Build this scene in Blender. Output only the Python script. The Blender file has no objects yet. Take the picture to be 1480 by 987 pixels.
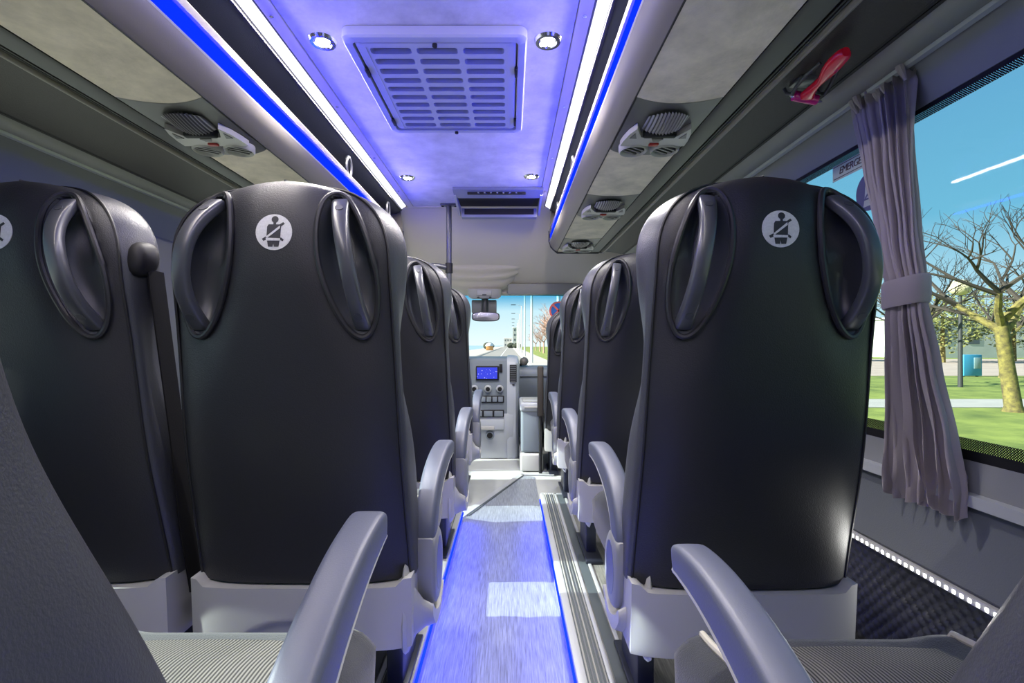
import bpy, bmesh, math, random
from mathutils import Vector, Matrix
random.seed(7)
sc = bpy.context.scene
COL = sc.collection
CZ = 0.89                      # eye height above the aisle floor; heights below are given relative to the eye

# ------------------------------------------------------------------ camera
cam_d = bpy.data.cameras.new('camera'); cam = bpy.data.objects.new('camera', cam_d); COL.objects.link(cam)
cam.location = (0, 0, CZ); cam.rotation_euler = (math.pi/2, 0, 0)
cam_d.sensor_width = 36; cam_d.lens = 36*700/1480
cam_d.shift_x = 3/1480; cam_d.shift_y = 4.5/1480
cam_d.clip_start = 0.02; cam_d.clip_end = 2000
sc.camera = cam

# ------------------------------------------------------------------ world, sun, exposure
sc.view_settings.view_transform = 'Standard'; sc.view_settings.look = 'None'
sc.view_settings.gamma = 1; sc.view_settings.use_curve_mapping = False
sc.view_settings.exposure = 0.95
w = bpy.data.worlds.new('sky'); sc.world = w; w.use_nodes = True
nt = w.node_tree; nt.nodes.clear()
wo = nt.nodes.new('ShaderNodeOutputWorld'); bg = nt.nodes.new('ShaderNodeBackground')
tc = nt.nodes.new('ShaderNodeTexCoord'); sx = nt.nodes.new('ShaderNodeSeparateXYZ'); cr = nt.nodes.new('ShaderNodeValToRGB')
nt.links.new(tc.outputs['Generated'], sx.inputs[0]); nt.links.new(sx.outputs['Z'], cr.inputs[0])
cr.color_ramp.elements[0].position = 0.0; cr.color_ramp.elements[0].color = (0.66, 0.74, 0.76, 1)
cr.color_ramp.elements[1].position = 0.55; cr.color_ramp.elements[1].color = (0.10, 0.27, 0.48, 1)
e = cr.color_ramp.elements.new(0.07); e.color = (0.46, 0.64, 0.72, 1)
e = cr.color_ramp.elements.new(0.20); e.color = (0.16, 0.42, 0.57, 1)
nt.links.new(cr.outputs[0], bg.inputs[0]); bg.inputs[1].default_value = 0.76
nt.links.new(bg.outputs[0], wo.inputs[0])
sun_d = bpy.data.lights.new('sun', 'SUN'); sun = bpy.data.objects.new('sun', sun_d); COL.objects.link(sun)
sun_d.energy = 8.0; sun_d.angle = 0.009; sun_d.color = (1.0, 0.93, 0.80)
sun.rotation_euler = (math.radians(4), math.radians(-61.5), 0); sun.location = (-20, -3, 14)

# ------------------------------------------------------------------ helpers
def mat(name, col, rough=0.5, metal=0.0, bump=0.0, bscale=200.0, var=0.0, vscale=6.0, emit=None, estr=0.0, spec=0.5, coat=0.0, sheen=0.0, stretch=None, col2=None):
    m = bpy.data.materials.new(name); m.use_nodes = True
    nt = m.node_tree; b = nt.nodes['Principled BSDF']
    b.inputs['Base Color'].default_value = (*col, 1); b.inputs['Roughness'].default_value = rough
    b.inputs['Metallic'].default_value = metal; b.inputs['Specular IOR Level'].default_value = spec
    b.inputs['Coat Weight'].default_value = coat; b.inputs['Sheen Weight'].default_value = sheen
    if emit: b.inputs['Emission Color'].default_value = (*emit, 1); b.inputs['Emission Strength'].default_value = estr
    if bump or var:
        tc = nt.nodes.new('ShaderNodeTexCoord'); mp = nt.nodes.new('ShaderNodeMapping')
        nt.links.new(tc.outputs['Object'], mp.inputs[0])
        if stretch: mp.inputs['Scale'].default_value = stretch
    if var:
        n = nt.nodes.new('ShaderNodeTexNoise'); n.inputs['Scale'].default_value = vscale; n.inputs['Detail'].default_value = 6
        n.inputs['Roughness'].default_value = 0.65
        nt.links.new(mp.outputs[0], n.inputs['Vector'])
        r = nt.nodes.new('ShaderNodeValToRGB'); nt.links.new(n.outputs[0], r.inputs[0])
        c2 = col2 or tuple(min(1, c*(1+var)) for c in col); c1 = tuple(c*(1-var) for c in col)
        r.color_ramp.elements[0].position = 0.32; r.color_ramp.elements[0].color = (*c1, 1)
        r.color_ramp.elements[1].position = 0.68; r.color_ramp.elements[1].color = (*c2, 1)
        nt.links.new(r.outputs[0], b.inputs['Base Color'])
    if bump:
        n2 = nt.nodes.new('ShaderNodeTexNoise'); n2.inputs['Scale'].default_value = bscale; n2.inputs['Detail'].default_value = 3
        nt.links.new(mp.outputs[0], n2.inputs['Vector'])
        bp = nt.nodes.new('ShaderNodeBump'); bp.inputs['Strength'].default_value = bump; bp.inputs['Distance'].default_value = 0.002
        nt.links.new(n2.outputs[0], bp.inputs['Height']); nt.links.new(bp.outputs[0], b.inputs['Normal'])
    return m

def glass(name, tint, refl=0.06, band=None):
    m = bpy.data.materials.new(name); m.use_nodes = True; nt = m.node_tree; nt.nodes.clear()
    o = nt.nodes.new('ShaderNodeOutputMaterial'); t = nt.nodes.new('ShaderNodeBsdfTransparent'); g = nt.nodes.new('ShaderNodeBsdfGlossy')
    mx = nt.nodes.new('ShaderNodeMixShader'); t.inputs[0].default_value = (*tint, 1); g.inputs['Roughness'].default_value = 0.02
    fr = nt.nodes.new('ShaderNodeLayerWeight'); pw = nt.nodes.new('ShaderNodeMath'); pw.operation = 'POWER'; pw.inputs[1].default_value = 5
    fr.inputs[0].default_value = 0.5; nt.links.new(fr.outputs['Facing'], pw.inputs[0])
    mu = nt.nodes.new('ShaderNodeMath'); mu.operation = 'MULTIPLY_ADD'; mu.inputs[1].default_value = 0.6; mu.inputs[2].default_value = refl
    nt.links.new(pw.outputs[0], mu.inputs[0]); mu.use_clamp = True
    nt.links.new(mu.outputs[0], mx.inputs[0]); nt.links.new(t.outputs[0], mx.inputs[1]); nt.links.new(g.outputs[0], mx.inputs[2])
    nt.links.new(mx.outputs[0], o.inputs[0])
    if band:
        tc = nt.nodes.new('ShaderNodeTexCoord'); s = nt.nodes.new('ShaderNodeSeparateXYZ'); r = nt.nodes.new('ShaderNodeValToRGB')
        mr = nt.nodes.new('ShaderNodeMapRange'); mr.inputs[1].default_value = band[0]; mr.inputs[2].default_value = band[1]
        nt.links.new(tc.outputs['Object'], s.inputs[0]); nt.links.new(s.outputs['Z'], mr.inputs[0]); nt.links.new(mr.outputs[0], r.inputs[0])
        r.color_ramp.elements[0].color = (*tint, 1); r.color_ramp.elements[1].color = (*band[2], 1)
        nt.links.new(r.outputs[0], t.inputs[0])
    return m

def stripes(name, c1, c2, axis, freq, rough=0.8, bump=0.4, sharp=0.5):
    m = bpy.data.materials.new(name); m.use_nodes = True; nt = m.node_tree; b = nt.nodes['Principled BSDF']
    tc = nt.nodes.new('ShaderNodeTexCoord'); s = nt.nodes.new('ShaderNodeSeparateXYZ'); nt.links.new(tc.outputs['Object'], s.inputs[0])
    a = nt.nodes.new('ShaderNodeMath'); a.operation = 'MULTIPLY'; a.inputs[1].default_value = freq*2*math.pi
    nt.links.new(s.outputs[axis], a.inputs[0])
    si = nt.nodes.new('ShaderNodeMath'); si.operation = 'SINE'; nt.links.new(a.outputs[0], si.inputs[0])
    r = nt.nodes.new('ShaderNodeMapRange'); r.inputs[1].default_value = -sharp; r.inputs[2].default_value = sharp
    nt.links.new(si.outputs[0], r.inputs[0])
    mx = nt.nodes.new('ShaderNodeMix'); mx.data_type = 'RGBA'; nt.links.new(r.outputs[0], mx.inputs['Factor'])
    mx.inputs['A'].default_value = (*c1, 1); mx.inputs['B'].default_value = (*c2, 1)
    nt.links.new(mx.outputs['Result'], b.inputs['Base Color']); b.inputs['Roughness'].default_value = rough
    bp = nt.nodes.new('ShaderNodeBump'); bp.inputs['Strength'].default_value = bump; bp.inputs['Distance'].default_value = 0.001
    nt.links.new(r.outputs[0], bp.inputs['Height']); nt.links.new(bp.outputs[0], b.inputs['Normal'])
    return m

def emission(name, col, strength):
    m = bpy.data.materials.new(name); m.use_nodes = True; nt = m.node_tree; nt.nodes.clear()
    o = nt.nodes.new('ShaderNodeOutputMaterial'); e = nt.nodes.new('ShaderNodeEmission')
    e.inputs[0].default_value = (*col, 1); e.inputs[1].default_value = strength
    nt.links.new(e.outputs[0], o.inputs[0]); return m

class MB:
    def __init__(s): s.v = []; s.f = []
    def add(s, vs, fs):
        o = len(s.v); s.v += [tuple(p) for p in vs]; s.f += [tuple(i+o for i in f) for f in fs]; return s
    def grid(s, rows, closed_u=False, closed_v=False):
        n = len(rows); m = len(rows[0]); vs = [p for r in rows for p in r]; fs = []
        for i in range(n if closed_v else n-1):
            for j in range(m if closed_u else m-1):
                a = i*m+j; b = i*m+(j+1) % m; c = ((i+1) % n)*m+(j+1) % m; d = ((i+1) % n)*m+j
                fs.append((a, b, c, d))
        return s.add(vs, fs)
    def loft(s, rings, caps=True):
        o = len(s.v); s.grid(rings, closed_u=True)
        if caps:
            m = len(rings[0]); s.f.append(tuple(reversed(range(o, o+m)))); k = o+(len(rings)-1)*m; s.f.append(tuple(range(k, k+m)))
        return s
    def box(s, x0, x1, y0, y1, z0, z1, bev=0.0, seg=2):
        bm = bmesh.new(); bmesh.ops.create_cube(bm, size=1)
        for v in bm.verts: v.co = ((x0+x1)/2+v.co.x*(x1-x0), (y0+y1)/2+v.co.y*(y1-y0), (z0+z1)/2+v.co.z*(z1-z0))
        if bev: bmesh.ops.bevel(bm, geom=bm.edges[:], offset=bev, segments=seg, affect='EDGES', profile=0.5)
        bm.verts.index_update(); s.add([v.co[:] for v in bm.verts], [[v.index for v in f.verts] for f in bm.faces]); bm.free(); return s
    def tube(s, pts, r, n=8, caps=True):
        pts = [Vector(p) for p in pts]; rings = []; up = None
        for i, p in enumerate(pts):
            t = (pts[min(i+1, len(pts)-1)]-pts[max(i-1, 0)])
            if t.length < 1e-9: t = Vector((0, 0, 1))
            t.normalize()
            if up is None: up = Vector((0, 0, 1)) if abs(t.z) < 0.9 else Vector((1, 0, 0))
            a = t.cross(up)
            if a.length < 1e-6: a = t.cross(Vector((0, 1, 0)))
            a.normalize(); b = a.cross(t); up = b
            rr = r[i] if isinstance(r, (list, tuple)) else r
            rings.append([p+a*(math.cos(2*math.pi*k/n)*rr)+b*(math.sin(2*math.pi*k/n)*rr) for k in range(n)])
        return s.loft(rings, caps)
    def sweep_yz(s, path, xc, wid, thk, n=20, ex=4.0, xoff=None):
        """rounded bar following (y,h) points, wid across x, thk in the plane"""
        rings = []
        for i, (y, h) in enumerate(path):
            a = path[max(i-1, 0)]; b = path[min(i+1, len(path)-1)]
            ty, th = b[0]-a[0], b[1]-a[1]; l = math.hypot(ty, th); ny, nh = -th/l, ty/l
            ring = []
            for k in range(n):
                t = 2*math.pi*k/n; c, d = math.cos(t), math.sin(t)
                px = math.copysign(abs(c)**(2/ex), c)*wid[i]/2; pn = math.copysign(abs(d)**(2/ex), d)*thk[i]/2
                ring.append((xc+(xoff[i] if xoff else 0)+px, y+ny*pn, h+nh*pn))
            rings.append(ring)
        return s.loft(rings)
    def prism(s, poly, axis, a, b):
        """polygon of 2D points extruded along axis from a to b"""
        def mk(p, t): return (t, p[0], p[1]) if axis == 'x' else ((p[0], t, p[1]) if axis == 'y' else (p[0], p[1], t))
        n = len(poly); vs = [mk(p, a) for p in poly]+[mk(p, b) for p in poly]
        fs = [tuple(range(n))[::-1], tuple(range(n, 2*n))]+[(i, (i+1) % n, n+(i+1) % n, n+i) for i in range(n)]
        return s.add(vs, fs)
    def sheet(s, prof, y0, y1, thick):
        """(x,h) polyline run along y with real thickness, offset along its normals"""
        n = len(prof); off = []
        for i in range(n):
            a = prof[max(i-1, 0)]; b = prof[min(i+1, n-1)]; dx, dz = b[0]-a[0], b[1]-a[1]; l = math.hypot(dx, dz) or 1
            off.append((prof[i][0]-dz/l*thick, prof[i][1]+dx/l*thick))
        poly = list(prof)+off[::-1]
        m = len(poly); vs = [(p[0], y0, p[1]) for p in poly]+[(p[0], y1, p[1]) for p in poly]; fs = [(i, (i+1) % m, m+(i+1) % m, m+i) for i in range(m)]
        for i in range(n-1):
            j = m-1-i; fs.append((i, i+1, j-1, j)); fs.append((m+i, m+j, m+j-1, m+i+1))
        return s.add(vs, fs)
    def disc(s, c, ax_u, ax_v, ru, rv, n=28, depth=0.0):
        c = Vector(c); u = Vector(ax_u); v = Vector(ax_v); nn = u.cross(v).normalized()
        ring = [c+u*(math.cos(2*math.pi*k/n)*ru)+v*(math.sin(2*math.pi*k/n)*rv) for k in range(n)]
        if depth: return s.loft([[p-nn*depth for p in ring], ring])
        return s.add(ring, [tuple(range(n))])
    def mesh(s, name, material, origin=(0, 0, 0), smooth=40):
        me = bpy.data.meshes.new(name)
        me.from_pydata([(p[0]-origin[0], p[1]-origin[1], p[2]+CZ-origin[2]) for p in s.v], [], s.f)
        bm = bmesh.new(); bm.from_mesh(me); bmesh.ops.recalc_face_normals(bm, faces=bm.faces[:]); bm.to_mesh(me); bm.free()
        if smooth:
            me.shade_smooth(); me.set_sharp_from_angle(angle=math.radians(smooth))
        me.materials.append(material); return me
    def build(s, name, material, parent=None, smooth=40):
        if parent is not None:
            wl = Vector((0, 0, 0)); p = parent
            while p is not None: wl += p.location; p = p.parent
            o = bpy.data.objects.new(name, s.mesh(name, material, wl, smooth)); COL.objects.link(o); o.parent = parent
        else:
            xs = [p[0] for p in s.v]; ys = [p[1] for p in s.v]; zs = [p[2] for p in s.v]
            og = ((min(xs)+max(xs))/2, (min(ys)+max(ys))/2, min(zs)+CZ)
            o = bpy.data.objects.new(name, s.mesh(name, material, og, smooth)); COL.objects.link(o); o.location = og
        return o

def tag(o, label=None, cat=None, group=None, kind=None):
    if label: o['label'] = label
    if cat: o['category'] = cat
    if group: o['group'] = group
    if kind: o['kind'] = kind
    return o
def empty(name, x, y, h, label=None, cat=None, group=None, kind=None):
    o = bpy.data.objects.new(name, None); COL.objects.link(o); o.location = (x, y, h+CZ); o.empty_display_size = 0.1
    return tag(o, label, cat, group, kind)
def struct(name, mb, m, parent=None, smooth=40, label=None):
    o = mb.build(name, m, parent, smooth)
    if parent is None: o['kind'] = 'structure'
    if label: o['label'] = label
    return o
def lin(a, b, n): return [a+(b-a)*i/(n-1) for i in range(n)]
def smooth01(t): t = max(0.0, min(1.0, t)); return t*t*(3-2*t)
def catmull(pts, per=6):
    out = []; n = len(pts)
    for i in range(n-1):
        p0, p1, p2, p3 = pts[max(i-1, 0)], pts[i], pts[i+1], pts[min(i+2, n-1)]
        for k in range(per):
            t = k/per
            out.append(tuple(0.5*((2*b)+(-a+c)*t+(2*a-5*b+4*c-d)*t*t+(-a+3*b-3*c+d)*t**3) for a, b, c, d in zip(p0, p1, p2, p3)))
    out.append(tuple(pts[-1])); return out
def mx(x): return -0.49-x             # mirror across the middle of the coach

# ------------------------------------------------------------------ materials
M = {}
M['leather'] = mat('charcoal leather', (0.015, 0.0155, 0.020), 0.45, bump=0.35, bscale=420, spec=0.45)
M['bolster'] = mat('slate leather', (0.040, 0.042, 0.053), 0.40, bump=0.3, bscale=420, spec=0.5)
M['seam'] = mat('black piping', (0.008, 0.008, 0.011), 0.5)
M['recess'] = mat('dark moulded plastic', (0.045, 0.048, 0.058), 0.35, bump=0.15, bscale=600)
M['handle'] = mat('graphite plastic handle', (0.055, 0.058, 0.07), 0.3, spec=0.6)
M['rim'] = mat('black rubber rim', (0.014, 0.014, 0.018), 0.45)
M['badge'] = mat('silver badge print', (0.55, 0.55, 0.56), 0.6, var=0.1, vscale=300)
M['badge_fig'] = mat('dark badge figure', (0.02, 0.02, 0.025), 0.6)
M['shell'] = mat('light grey shell plastic', (0.36, 0.36, 0.365), 0.42, bump=0.1, bscale=700)
M['arm'] = mat('slate armrest', (0.085, 0.095, 0.140), 0.45, bump=0.12, bscale=600)
M['hub'] = mat('mid grey hinge plastic', (0.22, 0.225, 0.24), 0.42, bump=0.1, bscale=700)
M['armtrim'] = mat('pale armrest edging', (0.42, 0.42, 0.42), 0.4)
M['cap'] = mat('dark hinge cap', (0.06, 0.07, 0.12), 0.35)
M['fabric'] = stripes('ribbed seat fabric', (0.035, 0.035, 0.036), (0.19, 0.185, 0.17), 'X', 190, 0.9, 0.5)
M['cushion'] = mat('woven charcoal fabric', (0.030, 0.034, 0.045), 0.85, bump=0.5, bscale=500, sheen=0.2)
M['piping'] = mat('pale cushion piping', (0.45, 0.43, 0.38), 0.7)
M['leg'] = mat('seat leg metal', (0.035, 0.04, 0.06), 0.35, 0.6)
M['belt'] = mat('seat belt webbing', (0.007, 0.007, 0.009), 0.85, spec=0.2, bump=0.3, bscale=600)
M['vinyl'] = mat('grey wood grain vinyl', (0.20, 0.225, 0.27), 0.32, bump=0.15, bscale=60, var=0.45, vscale=22, stretch=(12, 0.5, 1))
M['podium'] = mat('grey plank vinyl', (0.16, 0.16, 0.15), 0.45, bump=0.2, bscale=60, var=0.5, vscale=16, stretch=(10, 0.6, 1))
M['riser'] = mat('riser vinyl', (0.22, 0.23, 0.28), 0.4)
M['alu'] = mat('brushed aluminium', (0.48, 0.50, 0.53), 0.34, 0.35, bump=0.1, bscale=300, stretch=(1, 0.02, 1))
M['rubber'] = mat('ribbed rubber', (0.06, 0.075, 0.085), 0.5)
M['cabfloor'] = mat('pale cab floor', (0.42, 0.44, 0.44), 0.35, var=0.12, vscale=3)
M['suede'] = mat('mottled ceiling suede', (0.56, 0.54, 0.53), 0.95, bump=0.4, bscale=60, var=0.20, vscale=7, sheen=0.25)
M['racksuede'] = mat('mottled rack suede', (0.66, 0.58, 0.46), 0.95, bump=0.5, bscale=70, var=0.20, vscale=9, sheen=0.2)
M['rack'] = mat('warm grey rack moulding', (0.20, 0.18, 0.155), 0.42, bump=0.08, bscale=500)
M['rackdark'] = mat('dark rack rail', (0.042, 0.042, 0.039), 0.45)
M['rackin'] = mat('rack lining leather', (0.05, 0.055, 0.075), 0.5, bump=0.3, bscale=300)
M['brown'] = mat('brown grained leather', (0.036, 0.031, 0.027), 0.55, bump=0.5, bscale=350)
M['beam'] = mat('grey lining', (0.26, 0.26, 0.245), 0.55, bump=0.1, bscale=300)
M['surround'] = mat('window surround lining', (0.19, 0.195, 0.205), 0.55, bump=0.1, bscale=300)
M['sidepanel'] = mat('slate side lining', (0.105, 0.115, 0.13), 0.5, bump=0.3, bscale=350)
M['quilt'] = mat('quilted charcoal leather', (0.028, 0.030, 0.038), 0.45, bump=0.2, bscale=400)
M['black'] = mat('black plastic', (0.008, 0.008, 0.010), 0.55, spec=0.3)
M['seamline'] = mat('dark joint', (0.015, 0.014, 0.013), 0.6)
M['curtain'] = mat('lilac grey curtain cloth', (0.42, 0.375, 0.40), 0.85, bump=0.3, bscale=500, sheen=0.4)
M['header'] = mat('cream headliner', (0.62, 0.56, 0.47), 0.8, bump=0.1, bscale=200)
M['dash'] = mat('blue grey dashboard', (0.17, 0.20, 0.24), 0.5, bump=0.1, bscale=500)
M['dashlight'] = mat('pale dashboard plastic', (0.40, 0.43, 0.48), 0.45, bump=0.1, bscale=500)
M['red'] = mat('red hammer plastic', (0.75, 0.006, 0.035), 0.22, coat=0.5)
M['magenta'] = mat('magenta hammer head', (0.45, 0.004, 0.16), 0.25)
M['monitor'] = mat('blue grey monitor plastic', (0.20, 0.21, 0.29), 0.4)
M['chrome'] = mat('polished metal', (0.75, 0.75, 0.78), 0.15, 1.0)
M['console'] = mat('console base plastic', (0.11, 0.108, 0.102), 0.4)
M['consolelight'] = mat('console bezel plastic', (0.40, 0.39, 0.36), 0.4)
M['rib_shade'] = stripes('ribbed lamp cover', (0.05, 0.05, 0.05), (0.42, 0.41, 0.38), 'X', 102, 0.4, 0.6, 0.9)  # dark stripes put the shade of the rib gaps into the colour
M['redbtn'] = mat('red call button', (0.32, 0.015, 0.015), 0.35)
M['ventplastic'] = mat('ceiling vent plastic', (0.42, 0.43, 0.50), 0.45, bump=0.05, bscale=500)
M['ventdark'] = mat('vent cavity', (0.025, 0.03, 0.09), 0.7)
M['glass'] = glass('tinted side glass', (0.84, 0.92, 0.94), 0.008)
M['doorglass'] = glass('cab door glass', (0.90, 0.96, 0.96), 0.02)
M['windscreen'] = glass('windscreen glass', (0.92, 0.97, 0.97), 0.02, band=(0.60, 0.73, (0.12, 0.52, 0.75)))
M['groove_glow'] = emission('blue groove glow', (0.002, 0.02, 1.0), 0.9)
M['led_blue'] = emission('blue led', (0.004, 0.02, 1.0), 2.0)
M['led_white'] = emission('white tube diffuser', (0.80, 0.80, 1.0), 1.1)
M['led_spot'] = emission('spot lamp lens', (1.0, 0.98, 0.95), 30.0)
M['led_bead'] = emission('white led bead', (1.0, 1.0, 0.96), 9.0)

def frit_mat():
    m = bpy.data.materials.new('dotted black glass border'); m.use_nodes = True; nt = m.node_tree; nt.nodes.clear()
    o = nt.nodes.new('ShaderNodeOutputMaterial'); t = nt.nodes.new('ShaderNodeBsdfTransparent'); d = nt.nodes.new('ShaderNodeBsdfPrincipled')
    d.inputs['Base Color'].default_value = (0.006, 0.006, 0.008, 1); d.inputs['Roughness'].default_value = 0.25
    mxs = nt.nodes.new('ShaderNodeMixShader'); tc = nt.nodes.new('ShaderNodeTexCoord'); s = nt.nodes.new('ShaderNodeSeparateXYZ')
    nt.links.new(tc.outputs['Object'], s.inputs[0]); sn = []
    for ax in ('Y', 'Z'):
        a = nt.nodes.new('ShaderNodeMath'); a.operation = 'MULTIPLY'; a.inputs[1].default_value = 2*math.pi/0.005; nt.links.new(s.outputs[ax], a.inputs[0])
        b = nt.nodes.new('ShaderNodeMath'); b.operation = 'SINE'; nt.links.new(a.outputs[0], b.inputs[0]); sn.append(b)
    p = nt.nodes.new('ShaderNodeMath'); p.operation = 'MULTIPLY'; nt.links.new(sn[0].outputs[0], p.inputs[0]); nt.links.new(sn[1].outputs[0], p.inputs[1])
    g = nt.nodes.new('ShaderNodeMath'); g.operation = 'GREATER_THAN'; g.inputs[1].default_value = -0.12; nt.links.new(p.outputs[0], g.inputs[0])
    nt.links.new(g.outputs[0], mxs.inputs[0]); nt.links.new(t.outputs[0], mxs.inputs[1]); nt.links.new(d.outputs[0], mxs.inputs[2]); nt.links.new(mxs.outputs[0], o.inputs[0])
    return m
M['frit'] = frit_mat()

def cloth_translucent(m, f):
    nt = m.node_tree; b = nt.nodes['Principled BSDF']; o = nt.nodes['Material Output']
    t = nt.nodes.new('ShaderNodeBsdfTranslucent'); t.inputs[0].default_value = (0.55, 0.5, 0.52, 1); mxs = nt.nodes.new('ShaderNodeMixShader')
    mxs.inputs[0].default_value = f; nt.links.new(b.outputs[0], mxs.inputs[1]); nt.links.new(t.outputs[0], mxs.inputs[2]); nt.links.new(mxs.outputs[0], o.inputs[0])
cloth_translucent(M['curtain'], 0.35)

YB, YF = -1.30, 3.50          # coach body from rear wall to the cab
PH = 0.08                     # platform height
FL = -CZ                      # aisle floor level relative to the eye
PT = FL+PH
XL, XR = -0.238, 0.168        # platform edges along the aisle

# ------------------------------------------------------------------ floor and platforms
mb = MB(); mb.box(-1.7, 1.1, YB, 4.7, FL-0.06, FL-0.004)
struct('floor', mb, M['cabfloor'], label='pale grey vinyl floor running under the cab')
aisle = [(XL, YB), (XR, YB), (XR, 3.26), (0.08, 3.30), (XL, 2.50)]
mb = MB(); mb.prism(aisle, 'z', FL-0.004, FL)
fo = struct('floor_aisle', mb, M['vinyl'], label='grey wood grain aisle floor washed by blue light')
def bar(mb, p, q, wdt, z0, z1):
    p = Vector((p[0], p[1])); q = Vector((q[0], q[1])); d = (q-p).normalized(); n = Vector((-d.y, d.x))*wdt/2
    mb.prism([tuple(p-n), tuple(q-n), tuple(q+n), tuple(p+n)], 'z', z0, z1)
mb = MB(); bar(mb, (XL-0.02, 2.485), (0.08, 3.315), 0.035, FL, FL+0.006); bar(mb, (0.075, 3.315), (0.30, 3.30), 0.03, FL, FL+0.006)
tr = struct('trim_1', mb, M['alu'], label='aluminium edging where the aisle floor meets the cab')
mb = MB(); bar(mb, (XL+0.02, 2.515), (0.085, 3.285), 0.016, FL, FL+0.004); mb.build('edge_insert', M['rubber'], tr)

def platform(side):
    L = side < 0
    e = XL if L else XR; wl = -1.56 if L else 0.96
    y1 = 2.42 if L else 2.62
    s = -1 if L else 1
    mb = MB()
    if L: poly = [(wl, YB), (e, YB), (e, y1), (wl, y1+0.5)]
    else: poly = [(e, YB), (wl, YB), (wl, 3.0), (0.34, 3.0), (0.30, y1+0.03), (e, y1)]
    mb.prism(poly, 'z', FL-0.004, PT)
    o = struct('floor_platform_left' if L else 'floor_platform_right', mb, M['podium'],
               label='raised seat platform of grey plank vinyl on the %s side' % ('double-seat' if L else 'single-seat'))
    mb = MB(); mb.box(min(e, e-s*0.003), max(e, e-s*0.003), YB, y1, FL, PT-0.012); mb.build('riser', M['riser'], o)
    mb = MB(); mb.box(min(e-s*0.006, e+s*0.018), max(e-s*0.006, e+s*0.018), YB, y1, PT-0.012, PT+0.005, 0.003); mb.build('nosing', M['alu'], o)
    mb = MB(); mb.box(min(e+s*0.018, e+s*0.07), max(e+s*0.018, e+s*0.07), YB, y1, PT, PT+0.003); mb.build('rubber_strip', M['rubber'], o)
    for k in range(5):
        x = e+s*(0.023+k*0.0105); mb = MB(); mb.box(x-0.0022, x+0.0022, YB, y1, PT+0.003, PT+0.0065, 0.001, 1); mb.build('grip_rib', M['sidepanel'] if k % 2 else M['beam'], o)
    for x in (e+s*0.076, e+s*0.125):
        mb = MB(); mb.box(x-0.006, x+0.006, YB, y1+0.01, PT, PT+0.005, 0.002); mb.build('metal_strip', M['alu'], o)
    mb = MB(); mb.box(min(e+s*0.086, e+s*0.116), max(e+s*0.086, e+s*0.116), YB, y1, PT, PT+0.003); mb.build('rubber_strip', M['rubber'], o)
    if not L:
        mb = MB(); mb.box(e, 0.30, y1-0.012, y1+0.012, PT-0.01, PT+0.005, 0.003); mb.build('end_nosing', M['alu'], o)
    return o
platform(-1); platform(1)

def area(name, loc, rot, sx_, sy_, power, col, parent=None):
    d = bpy.data.lights.new(name, 'AREA'); d.shape = 'RECTANGLE'; d.size = sx_; d.size_y = sy_; d.energy = power; d.color = col
    o = bpy.data.objects.new(name, d); COL.objects.link(o); o.rotation_euler = rot
    o.location = (loc[0], loc[1], loc[2]+CZ)
    if parent:
        o.parent = parent; o.location = Vector(o.location)-parent.location
    return o
# blue step lights tucked under both nosings
for s, e, y1 in ((-1, XL, 2.38), (1, XR, 2.58)):
    mb = MB(); x = e-s*0.008; mb.box(x-0.003, x+0.003, -0.6, y1, PT-0.020, PT-0.013)
    o = mb.build('step_light', M['led_blue']); tag(o, 'thin blue step light under the platform edge on the %s side' % ('double-seat' if s < 0 else 'single-seat'), 'step light', 'blue step lights')
    area('step_lamp', (e-s*0.012, 0.9, PT-0.02), (0, math.radians(-s*-35), 0), 0.008, 3.0, 5.0, (0.0, 0.006, 1.0), o)

# ------------------------------------------------------------------ ceiling
CH = 1.0
mb = MB(); mb.box(-1.7, 1.1, YB, YF, CH+0.005, CH+0.04)
ce = struct('ceiling', mb, M['rack'], label='roof lining above the racks')
mb = MB(); mb.box(-0.690, 0.20, YB, 3.46, CH-0.010, CH+0.006, 0.004); mb.build('suede_panel', M['suede'], ce)
for x0, x1 in ((-0.735, -0.692), (0.202, 0.245)):
    mb = MB(); mb.box(x0, x1, YB, 3.49, CH-0.014, CH+0.006, 0.004); b = mb.build('edge_trim', M['header'], ce)
    for y in (0.9, 1.45, 2.0, 2.55, 3.1):
        mb = MB(); mb.disc(((x0+x1)/2, y, CH-0.016), (1, 0, 0), (0, -1, 0), 0.006, 0.006, 12, -0.003); mb.build('screw', M['chrome'], b)
mb = MB(); mb.box(-0.735, 0.245, 3.46, 3.50, CH-0.016, CH+0.006, 0.004); mb.build('front_trim', M['header'], ce)

for side in (1, -1):
    f = (lambda x: x) if side > 0 else mx
    nm = 'single-seat' if side > 0 else 'double-seat'
    t = empty('ceiling_light_strip', f(0.267), 1.1, 0.98, 'long white light strip beside the ceiling on the %s side' % nm, 'light strip', 'ceiling light strips')
    mb = MB(); mb.sheet([(f(0.251), 0.996), (f(0.267), 0.984), (f(0.285), 0.972)], YB, 3.47, 0.004 if side > 0 else -0.004); mb.build('diffuser', M['led_white'], t)
    for p in ((0.247, 1.0), (0.291, 0.970)):
        mb = MB(); mb.box(min(f(p[0]-0.005), f(p[0]+0.005)), max(f(p[0]-0.005), f(p[0]+0.005)), YB, 3.48, p[1]-0.012, p[1]+0.004, 0.002); mb.build('edge_rail', M['rackdark'], t)
    area('strip_lamp', (f(0.262), 1.0, 0.972), (0, math.radians(12*side), 0), 0.022, 4.4, 20, (1.0, 0.92, 0.82), t)

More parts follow.
